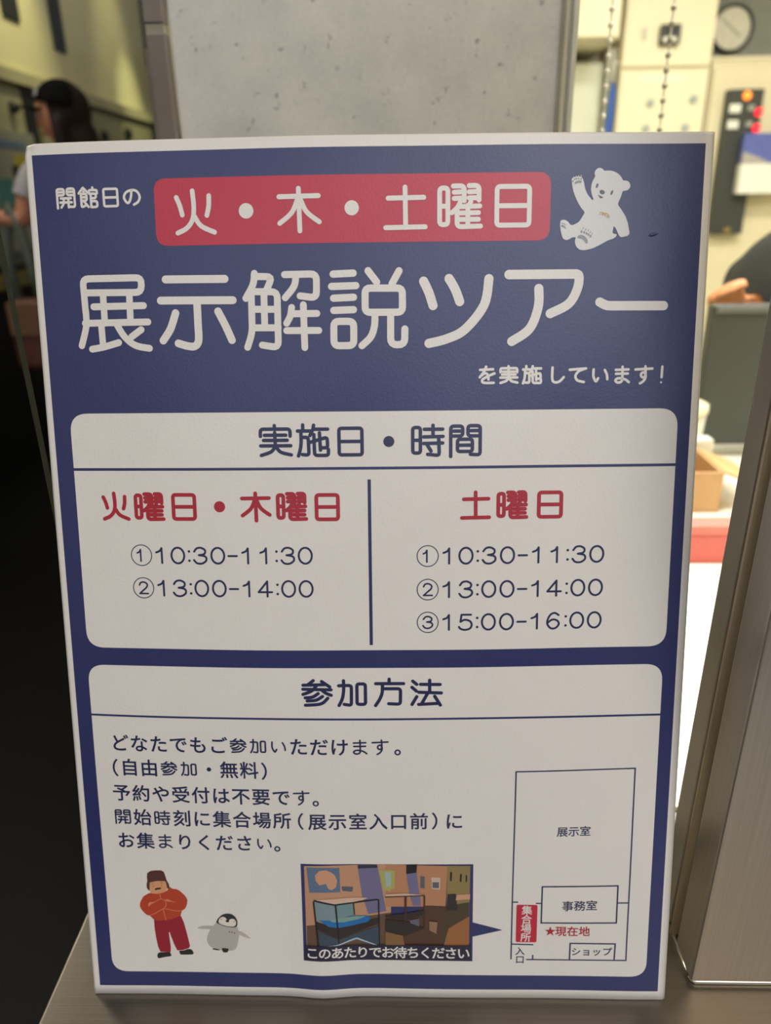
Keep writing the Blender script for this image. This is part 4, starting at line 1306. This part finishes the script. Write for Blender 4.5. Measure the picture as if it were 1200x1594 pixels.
# --- illustrations
GREYS = {'w': ink('bear_white', (226, 224, 222)), 'g': ink('bear_grey', (72, 84, 88)), 'p': ink('bear_pad', (142, 148, 150)), 'pg': ink('penguin_grey', (188, 182, 174)),
         'pg2': ink('penguin_flipper', (196, 188, 174)), 'blk': ink('soft_black', (44, 46, 54)), 'pw': ink('penguin_face', (232, 224, 212)), 'drk': ink('dark_ink', (40, 38, 36)),
         'hat': ink('hat_brown', (92, 52, 46)), 'trs': ink('trouser_red', (156, 30, 48)), 'jkt': ink('jacket_orange', (188, 68, 42)), 'skn': ink('face_tan', (222, 160, 112)),
         'tth': ink('teeth', (206, 188, 150)), 'seam': ink('seam_pink', (226, 134, 102)), 'gold': ink('badge_gold', (204, 164, 92))}


def figure(name, data, main, seams=()):
    pr = Print()
    for n, c, pts in data:
        if n == main:
            pr.face(rounded(pts, 0.8, True, 2))
            head_c = c
    root = pr.build(name, GREYS[head_c], lift=0.30, grid=5.0)
    order = 0
    before = True
    for n, c, pts in data:
        if n == main:
            before = False
            continue
        order += 1
        pr = Print()
        pr.face(rounded(pts, 0.5, True, 2))
        pr.build(n, GREYS[c], root, lift=(0.24 if before else 0.32) + 0.006 * order, grid=5.0)
    for col, w, s in seams:
        pr = Print()
        pr.stroke(catmull(s, 5), w)
        pr.build('seam' if col == 'seam' else 'badge_mark', GREYS[col], root, lift=0.46)
    return root


figure('polar_bear_print', BEAR, 'body', [('gold', 0.28, s) for s in BADGE])
figure('explorer_print', MAN, 'jacket', [('seam', 0.38, s) for s in SEAMS])
figure('penguin_print', PENGUIN, 'body')

# --- printed photograph of the meeting place, with caption and pointer
pr = Print()
pr.face([(111.6, 341.9), (198.4, 342.1), (198.6, 398.4), (111.5, 398.0)])
pr.face([(198.4, 375.8), (213.8, 380.1), (198.4, 384.2)])
frame = pr.build('photo_frame', I_NAVY, lift=0.30, grid=5.0)
PC = {'wall': (196, 148, 116), 'wall2': (188, 134, 98), 'flr': (104, 78, 62), 'flr2': (84, 56, 40), 'hall': (146, 126, 78), 'hfl': (74, 62, 40), 'glw': (158, 104, 62),
      'blu': (96, 116, 142), 'cnt': (208, 156, 124), 'cap': (92, 96, 108), 'plr': (116, 112, 146), 'plr2': (52, 52, 72), 'grn': (176, 172, 100), 'grn2': (164, 186, 180),
      'wht': (206, 186, 164), 'gls': (126, 146, 154), 'gls2': (116, 146, 150), 'gls3': (60, 76, 92), 'drk': (48, 40, 38), 'ice': (34, 112, 176), 'ice2': (126, 164, 150),
      'glo': (168, 198, 214), 'blk': (24, 24, 26), 'wht2': (214, 182, 160), 'wht3': (150, 116, 90), 'brn': (70, 44, 34), 'plr3': (104, 96, 112), 'glw2': (136, 100, 60)}
keys = list(PC)
pr = Print()
for n, c, pts in PHOTO:
    pr.face(pts, keys.index(c))
pr.build('photo_print', [ink('photo_' + k, PC[k]) for k in keys], frame, lift=0.34, grid=4.0, step=0.012)
pr = Print()
pr.face([(112.6, 388.6), (197.6, 388.8), (197.8, 397.6), (112.4, 397.2)])
cap_o = pr.build('caption_band', ink('caption_band', (38, 36, 58)), frame, lift=1.05, grid=4.0)
pr = Print()
run(pr, 'このあたりでお待ちください', (116.2, 392.6), (193.9, 393.2), 7.1, bold=0.018, brush=None)
pr.build('caption_lettering', I_WHITE, frame, lift=1.12)

# --- floor plan
lines('floor_plan', I_TEXT, 0.68, [(218.4, 396.7), (218.5, 291.1), (276.9, 290.7), (277.1, 397.1), (226.6, 397.1)],
      [(233.3, 364.5), (230.7, 364.5)], [(218.6, 363.9), (221.0, 363.9)], [(271.4, 364.1), (277.0, 364.1)], [(218.6, 388.2), (229.3, 388.4)],
      [(229.5, 394.7), (229.5, 397.0)])
lines('office_plan', I_TEXT, 0.75, [(233.3, 355.0), (271.2, 354.4), (271.3, 375.5), (233.3, 375.7), (233.3, 355.0)])
lines('shop_plan', I_TEXT, 0.75, [(248.3, 396.9), (248.4, 387.4), (271.3, 387.6), (271.1, 396.9)])
pt = panel('meeting_point_print', 220.6, 365.4, 231.2, 387.0, 0.9, I_RED, 0.3)
pr = Print()
for i, ch in enumerate('集合場所'):
    small(pr, ch, 225.9 - 0.1 * i, 368.4 + 5.2 * i, 5.5, 0.016)
pr.build('meeting_point_lettering', I_WHITE, pt, lift=0.40)
for name, t, a, b, em, m in (('exhibition_room_lettering', '展示室', (242.3, 324.2), (253.6, 323.9), 5.7, I_TEXT), ('office_lettering', '事務室', (246.4, 365.9), (258.4, 365.4), 6.0, I_TEXT),
                             ('entrance_lettering', '入', (222.9, 392.2), None, 4.9, I_TEXT), ('entrance_lettering', '口', (223.0, 397.1), None, 4.9, I_TEXT),
                             ('shop_lettering', 'ショップ', (251.5, 392.2), (267.3, 392.1), 5.1, I_TEXT), ('here_lettering', '現在地', (243.4, 380.4), (255.3, 380.4), 5.9, I_CRIM)):
    pr = Print()
    run(pr, t, a, b or a, em, bold=0.016 if m is I_CRIM else 0.012)
    pr.build(name, m, lift=0.32)
pr = Print()
c, R = (238.0, 380.6), 2.9
st = [(c[0] + (R if k % 2 == 0 else R * 0.4) * math.sin(math.pi * k / 5), c[1] - (R if k % 2 == 0 else R * 0.4) * math.cos(math.pi * k / 5)) for k in range(10)]
pr.face(st)
pr.build('star_print', I_CRIM, lift=0.32, grid=6.0)

# small raised crease in the laminate near the right edge
bm = bmesh.new()
rows = []
for i in range(9):
    uu = 271.0 + 0.62 * i
    env = math.sin(math.pi * i / 8)
    rows.append([bm.verts.new(S(uu, 42.2 - 0.12 * i + (j - 2) * 0.42 * env, 0.115 + 0.5 * env * (0, 0.35, 1, 0.35, 0)[j])) for j in range(5)])
for i in range(8):
    for j in range(4):
        bm.faces.new((rows[i][j], rows[i + 1][j], rows[i + 1][j + 1], rows[i][j + 1]))
bmesh.ops.remove_doubles(bm, verts=bm.verts[:], dist=1e-6)
link('crease', to_mesh(bm), I_NAVY, poster, True)


# ------------------------------------------------------------------ people
def head_shape(k=1.0):
    """a head facing -y, centred on the skull"""
    bm = bmesh.new()
    bmesh.ops.create_icosphere(bm, subdivisions=4, radius=1.0)
    for v in bm.verts:
        x, y, z = v.co
        X, Y, Z = x * 0.073, y * 0.093, z * 0.112
        if z < 0:
            t = min(1, -z)
            X *= 1 - 0.30 * t ** 1.4
            Y = Y * (1 - 0.10 * t) if y < 0 else Y * (1 - 0.45 * t)
        if y < 0:
            Y -= 0.020 * math.exp(-((X / 0.012) ** 2 + ((Z + 0.022) / 0.018) ** 2))          # nose
            Y += 0.009 * (math.exp(-(((X - 0.03) / 0.016) ** 2 + ((Z - 0.004) / 0.012) ** 2)) +
                          math.exp(-(((X + 0.03) / 0.016) ** 2 + ((Z - 0.004) / 0.012) ** 2)))   # eye sockets
            Y -= 0.006 * math.exp(-((X / 0.022) ** 2 + ((Z + 0.062) / 0.010) ** 2))          # lips
            Y -= 0.006 * math.exp(-((X / 0.02) ** 2 + ((Z + 0.098) / 0.014) ** 2))           # chin
        v.co = Vector((X, Y, Z)) * k
    for s in (-1, 1):
        r = bmesh.ops.create_icosphere(bm, subdivisions=2, radius=1.0)
        for v in r['verts']:
            v.co = Vector((s * 0.073 + v.co.x * 0.009, 0.012 + v.co.y * 0.016, -0.012 + v.co.z * 0.030)) * k
    me = bpy.data.meshes.new('head')
    bm.to_mesh(me)
    bm.free()
    return me


def moved(me, loc, rz=0.0, rx=0.0):
    me.transform(Matrix.Translation(loc) @ Matrix.Rotation(rz, 4, 'Z') @ Matrix.Rotation(rx, 4, 'X'))
    return me


def hand_shape(wrist, fwd, side, up, curl=0.3, k=1.0):
    """palm and five separate fingers, grown with the Skin modifier; fwd along the fingers, side towards the thumb"""
    wrist, f, s, u = Vector(wrist), Vector(fwd).normalized(), Vector(side).normalized(), Vector(up).normalized()
    R = {'w': (wrist, 0.024 * k), 'p': (wrist + f * 0.045 * k, 0.026 * k), 'k': (wrist + f * 0.075 * k, 0.022 * k)}
    out = [skin_mesh([['w', 'p', 'k']], R)]
    for off, L in ((0.030, 0.072), (0.010, 0.080), (-0.010, 0.074), (-0.029, 0.058)):
        b = wrist + f * 0.070 * k + s * off * k
        p1 = b + (f * math.cos(curl * 0.6) - u * math.sin(curl * 0.6)) * L * 0.45 * k
        p2 = p1 + (f * math.cos(curl * 1.8) - u * math.sin(curl * 1.8)) * L * 0.32 * k
        p3 = p2 + (f * math.cos(curl * 2.8) - u * math.sin(curl * 2.8)) * L * 0.25 * k
        out.append(skin_mesh([['a', 'b', 'c', 'd']], {'a': (b - f * 0.02 * k, 0.0098 * k), 'b': (p1, 0.0090 * k), 'c': (p2, 0.0082 * k), 'd': (p3, 0.0070 * k)}))
    b = wrist + f * 0.022 * k + s * 0.020 * k
    p1 = b + (f * 0.6 + s * 0.8) * 0.030 * k
    p2 = p1 + (f * 0.85 + s * 0.45 - u * 0.2).normalized() * 0.030 * k
    out.append(skin_mesh([['a', 'b', 'c']], {'a': (b, 0.012 * k), 'b': (p1, 0.0105 * k), 'c': (p2, 0.0085 * k)}))
    return out


def ellipsoid(loc, rad, cut=None, sub=3):
    bm = bmesh.new()
    bmesh.ops.create_icosphere(bm, subdivisions=sub, radius=1.0)
    for v in bm.verts:
        v.co = Vector([v.co[i] * rad[i] + loc[i] for i in range(3)])
    if cut is not None:
        bmesh.ops.bisect_plane(bm, geom=bm.verts[:] + bm.edges[:] + bm.faces[:], plane_co=cut[0], plane_no=cut[1], clear_inner=True)
        bmesh.ops.contextual_create(bm, geom=[e for e in bm.edges if e.is_boundary])
    me = bpy.data.meshes.new('ellipsoid')
    bmesh.ops.recalc_face_normals(bm, faces=bm.faces[:])
    bm.to_mesh(me)
    bm.free()
    return me


def face_features(parent, loc, rz, rx, k=1.0):
    M = Matrix.Translation(loc) @ Matrix.Rotation(rz, 4, 'Z') @ Matrix.Rotation(rx, 4, 'X') @ Matrix.Scale(k, 4)
    for s in (-1, 1):
        for nm, at, rad, m in (('eye', (s * 0.030, -0.0765, 0.004), (0.012, 0.006, 0.0065), mat('eye_white', (226, 218, 208), 0.3)),
                               ('iris', (s * 0.030, -0.0815, 0.004), (0.0052, 0.0025, 0.0055), mat('eye_dark', (30, 24, 22), 0.3)),
                               ('eyebrow', (s * 0.031, -0.086, 0.024), (0.015, 0.004, 0.003), mat('brow_dark', (34, 26, 24), 0.8))):
            me = ellipsoid(at, rad, None, 2)
            me.transform(M)
            link(nm, me, m, parent, True)
    me = ellipsoid((0, -0.0885, -0.062), (0.020, 0.008, 0.0065), None, 2)
    me.transform(M)
    link('lips', me, mat('lips', (170, 92, 84), 0.5), parent, True)


def garment(me, keep, off, hems=()):
    """cloth following the body: the chosen faces of the body mesh pushed outwards"""
    bm = bmesh.new()
    bm.from_mesh(me)
    bm.normal_update()
    bmesh.ops.delete(bm, geom=[f for f in bm.faces if not keep(f.calc_center_median())], context='FACES')
    nrm = {v: v.normal.copy() for v in bm.verts}
    for v in bm.verts:
        v.co += nrm[v] * off
    for _ in range(4):
        bmesh.ops.smooth_vert(bm, verts=[v for v in bm.verts if not v.is_boundary], factor=0.5, use_axis_x=True, use_axis_y=True, use_axis_z=True)
    for v in bm.verts:
        v.co += nrm[v] * 0.003
    for v in bm.verts:
        if v.is_boundary:
            for h in hems:
                if abs(v.co.z - h) < 0.014:
                    v.co.z = h
    out = bpy.data.meshes.new('garment')
    bm.to_mesh(out)
    bm.free()
    return out


def seg_t(p, a, b):
    d = b - a
    return (p - a).dot(d) / d.length_squared


def V(*a):
    return Vector(a)


# visitor in a black cap, seen in profile, left arm bent
w = empty('person', (-1.27, 2.9, 0.0), 'visitor in a black cap with long dark hair and bent arm in the hall', 'person')
J = {'pel': (V(0, 0, 0.94), 0.125), 'spi': (V(0, 0, 1.09), 0.105), 'che': (V(0, 0, 1.25), 0.115), 'nb': (V(0, 0.0, 1.385), 0.062), 'nk': (V(-0.008, 0, 1.45), 0.050),
     'hd': (V(-0.018, 0, 1.53), 0.055), 'hal': (V(-0.425, -0.148, 1.214), 0.025), 'har': (V(-0.01, 0.30, 1.135), 0.025),
     'shl': (V(-0.135, -0.05, 1.355), 0.055), 'ell': (V(-0.205, -0.07, 1.165), 0.043), 'wrl': (V(-0.37, -0.13, 1.205), 0.027),
     'shr': (V(0.135, 0.05, 1.355), 0.055), 'elr': (V(0.18, 0.11, 1.12), 0.040), 'wrr': (V(0.03, 0.27, 1.13), 0.027),
     'hpl': (V(-0.08, -0.03, 0.88), 0.095), 'knl': (V(-0.09, -0.04, 0.49), 0.060), 'anl': (V(-0.08, -0.05, 0.09), 0.038), 'tol': (V(-0.18, 0.02, 0.036), 0.030),
     'hpr': (V(0.08, 0.03, 0.88), 0.095), 'knr': (V(0.08, 0.05, 0.49), 0.060), 'anr': (V(0.09, 0.05, 0.09), 0.038), 'tor': (V(-0.01, 0.12, 0.036), 0.030)}
body = [skin_mesh([['pel', 'spi', 'che', 'nb', 'nk', 'hd'], ['che', 'shl', 'ell', 'wrl', 'hal'], ['che', 'shr', 'elr', 'wrr', 'har'], ['pel', 'hpl', 'knl', 'anl', 'tol'], ['pel', 'hpr', 'knr', 'anr', 'tor']], J),
        ellipsoid((-0.01, 0, 0.97), (0.180, 0.125, 0.15)), ellipsoid((0, 0, 1.24), (0.150, 0.105, 0.17)), ellipsoid((0, 0, 1.10), (0.140, 0.10, 0.15)),
        moved(head_shape(0.93), (-0.020, 0, 1.545), -math.pi / 2, 0.10)]
body += hand_shape((-0.37, -0.13, 1.205), (-0.9, -0.3, 0.15), (-0.2, 0.4, 0.9), (0.1, -0.9, 0.2), 0.35)
body += hand_shape((0.03, 0.27, 1.13), (-0.8, 0.5, 0.1), (0.1, 0, 1), (0.4, 0.8, 0), 0.35)
bme = merge(body, 0.007)
link('body', bme, mat('visitor_skin', (196, 132, 106), 0.5, 0, 0.04), w, True)


def arm_cut(p, side, lim):
    sh, el = J['sh' + side][0], J['el' + side][0]
    t = seg_t(p, sh, el)
    near = (p - sh.lerp(el, max(0, min(1.0, t)))).length < 0.09
    return t > lim and near or (p - J['wr' + side][0]).length < 0.16 or (p - J['ha' + side][0]).length < 0.16


def on_arm(p, lim=0.5):
    return (abs(p.x) > 0.155 or abs(p.y) > 0.13) and (arm_cut(p, 'l', lim) or arm_cut(p, 'r', lim))


link('shirt', garment(bme, lambda p: 1.0 < p.z < 1.385 and not on_arm(p), 0.011, (1.385,)), mat('shirt_lavender', (176, 170, 178), 0.8, 0, 0.08), w, True)
link('trousers', garment(bme, lambda p: 0.10 < p.z < 1.085 and not on_arm(p, 0.0), 0.016, (1.085, 0.10)), mat('trousers_navy', (24, 28, 44), 0.8, 0, 0.1), w, True)
for s, a, t in ((0, 'anl', 'tol'), (1, 'anr', 'tor')):
    q = {'a': (J[a][0] + V(0.02, -0.02, -0.040), 0.046), 'b': (J[t][0] + V(0, 0, 0.012), 0.040)}
    q['a'] = (V(q['a'][0].x, q['a'][0].y, 0.049), 0.046)
    link('shoe', skin_mesh([['a', 'b']], q, 2), BLACKP, w, True)
hair = [ellipsoid((0.012, 0, 1.555), (0.090, 0.080, 0.104)),
        skin_mesh([['a', 'b', 'c', 'd']], {'a': (V(0.035, 0, 1.54), 0.072), 'b': (V(0.055, 0.0, 1.44), 0.074), 'c': (V(0.085, 0.0, 1.33), 0.072), 'd': (V(0.085, 0.02, 1.20), 0.045)}),
        skin_mesh([['a', 'b', 'c']], {'a': (V(0.0, -0.070, 1.54), 0.030), 'b': (V(0.005, -0.072, 1.44), 0.036), 'c': (V(0.03, -0.075, 1.34), 0.030)})]
bmh = merge(hair, 0.008, 3)
bm = bmesh.new()
bm.from_mesh(bmh)
for v in bm.verts:      # keep the face free of hair
    if v.co.x < -0.038 and v.co.z < 1.60:
        v.co.x = -0.038
me = bpy.data.meshes.new('hair')
bm.to_mesh(me)
bm.free()
link('hair', me, mat('hair_dark_brown', (38, 25, 23), 0.7, 0, 0.25, (200, 200, 12), spec=0.2), w, True)
capm = mat('cap_black', (8, 8, 10), 0.9, 0, 0.1, spec=0.1)
cp_o = link('cap', ellipsoid((-0.008, 0, 1.560), (0.104, 0.090, 0.106), ((0, 0, 1.572), (0.22, 0, 1))), capm, w, True)
bm = bmesh.new()
ring = [(-0.085 - 0.085 * math.cos(a) * 1.0, 0.075 * math.sin(a)) for a in [math.pi * (k / 12 - 0.5) for k in range(13)]]
prism(bm, [(-0.06, -0.075)] + ring + [(-0.06, 0.075)], 2, -0.002, 0.003)
for v in bm.verts:
    v.co.z += 1.590 - 0.35 * (v.co.y ** 2) / 0.075 + 0.12 * (v.co.x + 0.06)
link('brim', to_mesh(bm), capm, cp_o)
bm = bmesh.new()
lathe(bm, [(0.014, 0), (0.013, 0.003)], 12)
o = link('cap_badge', to_mesh(bm), mat('badge_silver', (170, 170, 180), 0.4), cp_o)
o.location = (-0.066, -0.070, 1.612)
o.rotation_euler = (math.radians(75), 0, math.radians(-48))
face_features(w, (-0.020, 0, 1.545), -math.pi / 2, 0.10, 0.93)

# shoulder bag hanging from the visitor's forearm
bg = empty('shoulder_bag', (-1.53, 2.80, 0.9), 'brown bag hanging on a grey green strap from the visitor\'s bent arm', 'bag')
bm = bmesh.new()
tube(bm, [(-0.01, -0.005, -0.03), (-0.02, 0, 0.12), (0.0, 0, 0.24), (0.02, 0.002, 0.326), (0.05, 0.004, 0.24), (0.07, 0.006, 0.10), (0.085, 0, -0.03)], 0.021, 10)
link('strap', to_mesh(bm), mat('strap_grey_green', (92, 100, 92), 0.7), bg, True)
bm = bmesh.new()
box(bm, (-0.05, -0.04, -0.30), (0.12, 0.05, -0.02), 0.03, 3)
link('pouch', to_mesh(bm), mat('bag_brown', (104, 62, 50), 0.6, 0, 0.12), bg, True)
bm = bmesh.new()
box(bm, (-0.045, -0.048, -0.16), (0.115, -0.040, -0.03), 0.003, 2)
link('flap', to_mesh(bm), mat('bag_flap', (120, 84, 60), 0.6, 0, 0.12), bg)

# office worker in dark clothes behind the monitor, one hand on its upper edge
k = empty('person', (0.80, 1.22, 0.0), 'office worker in charcoal clothes seated behind the dark monitor', 'person')
B = Vector(k.location)
J = {n: (V(*p) - B, r) for n, (p, r) in {
    'pel': ((0.82, 1.25, 0.575), 0.125), 'spi': ((0.80, 1.22, 0.78), 0.125), 'che': ((0.77, 1.15, 0.98), 0.135), 'nb': ((0.78, 1.10, 1.13), 0.066), 'nk': ((0.78, 1.07, 1.20), 0.058), 'hd': ((0.788, 1.055, 1.30), 0.060),
    'hal': ((0.520, 0.942, 1.062), 0.024), 'har': ((0.90, 0.965, 0.905), 0.024),
    'shl': ((0.655, 1.02, 1.055), 0.125), 'ell': ((0.625, 1.03, 0.90), 0.062), 'wrl': ((0.540, 0.955, 1.015), 0.032),
    'shr': ((0.93, 1.10, 1.05), 0.075), 'elr': ((0.99, 1.04, 0.86), 0.050), 'wrr': ((0.93, 0.99, 0.90), 0.032),
    'hpl': ((0.73, 1.22, 0.56), 0.088), 'knl': ((0.72, 0.80, 0.55), 0.062), 'anl': ((0.72, 0.80, 0.11), 0.042), 'tol': ((0.71, 0.67, 0.045), 0.034),
    'hpr': ((0.91, 1.22, 0.56), 0.088), 'knr': ((0.92, 0.80, 0.55), 0.062), 'anr': ((0.92, 0.80, 0.11), 0.042), 'tor': ((0.93, 0.67, 0.045), 0.034)}.items()}
CH = [['pel', 'spi', 'che', 'nb', 'nk', 'hd'], ['che', 'shl', 'ell', 'wrl', 'hal'], ['che', 'shr', 'elr', 'wrr', 'har'], ['pel', 'hpl', 'knl', 'anl', 'tol'], ['pel', 'hpr', 'knr', 'anr', 'tor']]
body = [skin_mesh(CH, J), ellipsoid(V(0.70, 1.03, 1.045) - B, (0.140, 0.115, 0.145)), ellipsoid(V(0.90, 1.09, 1.03) - B, (0.125, 0.11, 0.125)),
        ellipsoid(V(0.80, 1.15, 0.95) - B, (0.17, 0.13, 0.22)), ellipsoid(V(0.82, 1.23, 0.70) - B, (0.17, 0.14, 0.20)), ellipsoid(V(0.82, 1.24, 0.58) - B, (0.19, 0.16, 0.13)), moved(head_shape(1.0), V(0.79, 1.05, 1.325) - B, -0.5, 0.25)]
body += hand_shape(V(0.535, 0.950, 1.030) - B, (-0.36, -0.20, 0.90), (0.86, 0.0, 0.36), (0.1, 0.98, 0.1), 0.80, 0.80)
body += hand_shape(V(0.93, 0.99, 0.90) - B, (-0.7, -0.5, 0.1), (0.2, -0.3, 0.9), (0.5, 0.8, 0.1), 0.3)
bme = merge(body, 0.007)
link('body', bme, mat('worker_skin', (226, 158, 112), 0.5, 0, 0.04), k, True)
face_features(k, V(0.79, 1.05, 1.325) - B, -0.5, 0.25)
DK = mat('charcoal_cloth', (44, 47, 46), 0.9, 0, 0.08)


def bare(p):
    return (p - J['hal'][0]).length < 0.075 or p.x < 0.53 - B.x or (p - J['har'][0]).length < 0.085 or p.z > 1.185


def leg(p):
    return p.z < 0.66 and (p.y < 1.12 - B.y or p.z < 0.60)


link('sweater', garment(bme, lambda p: not bare(p) and not leg(p), 0.010, (1.185,)), DK, k, True)
link('trousers', garment(bme, lambda p: leg(p) and p.z > 0.10, 0.010), mat('trousers_black', (24, 25, 26), 0.9), k, True)
for a, t in (('anl', 'tol'), ('anr', 'tor')):
    q = {'a': (V(J[a][0].x, J[a][0].y + 0.02, 0.057), 0.050), 'b': (V(J[t][0].x, J[t][0].y, 0.050), 0.042)}
    link('shoe', skin_mesh([['a', 'b']], q, 2), BLACKP, k, True)
link('hair', merge([ellipsoid(V(0.795, 1.060, 1.345) - B, (0.087, 0.102, 0.108), (V(0.762, 0.998, 1.385) - B, (0.32, 0.60, 0.73)), 4)], 0.008), mat('hair_black', (22, 20, 20), 0.5, 0, 0.2), k, True)

ch = empty('office_chair', (0.82, 1.28, 0.0), 'dark office chair carrying the seated office worker', 'chair')
boxo('seat', (0.60, 1.04, 0.375), (1.04, 1.50, 0.435), DK, ch, 0.02, 3)
boxo('backrest', (0.76, 1.455, 0.56), (1.06, 1.50, 1.00), DK, ch, 0.02, 3)
boxo('back_stem', (0.79, 1.49, 0.39), (0.85, 1.515, 0.62), BLACKP, ch, 0.004)
bm = bmesh.new()
tube(bm, [(0, 0, 0.09), (0, 0, 0.375)], 0.028, 14)
link('gas_column', to_mesh(bm), BLACKP, ch, True)
for i in range(5):
    a = 2 * math.pi * i / 5 + 0.3
    bm = bmesh.new()
    tube(bm, [(0, 0, 0.10), (0.14 * math.cos(a), 0.14 * math.sin(a), 0.085), (0.27 * math.cos(a), 0.27 * math.sin(a), 0.068)], [0.026, 0.021, 0.016], 10)
    arm = link('base_arm', to_mesh(bm), BLACKP, ch, True)
    bm = bmesh.new()
    lathe(bm, [(0.012, -0.018), (0.028, -0.015), (0.030, 0.0), (0.028, 0.015), (0.012, 0.018)], 18, (0.27 * math.cos(a), 0.27 * math.sin(a), 0.035), 'Y')
    link('castor', to_mesh(bm), BLACKP, arm, True)
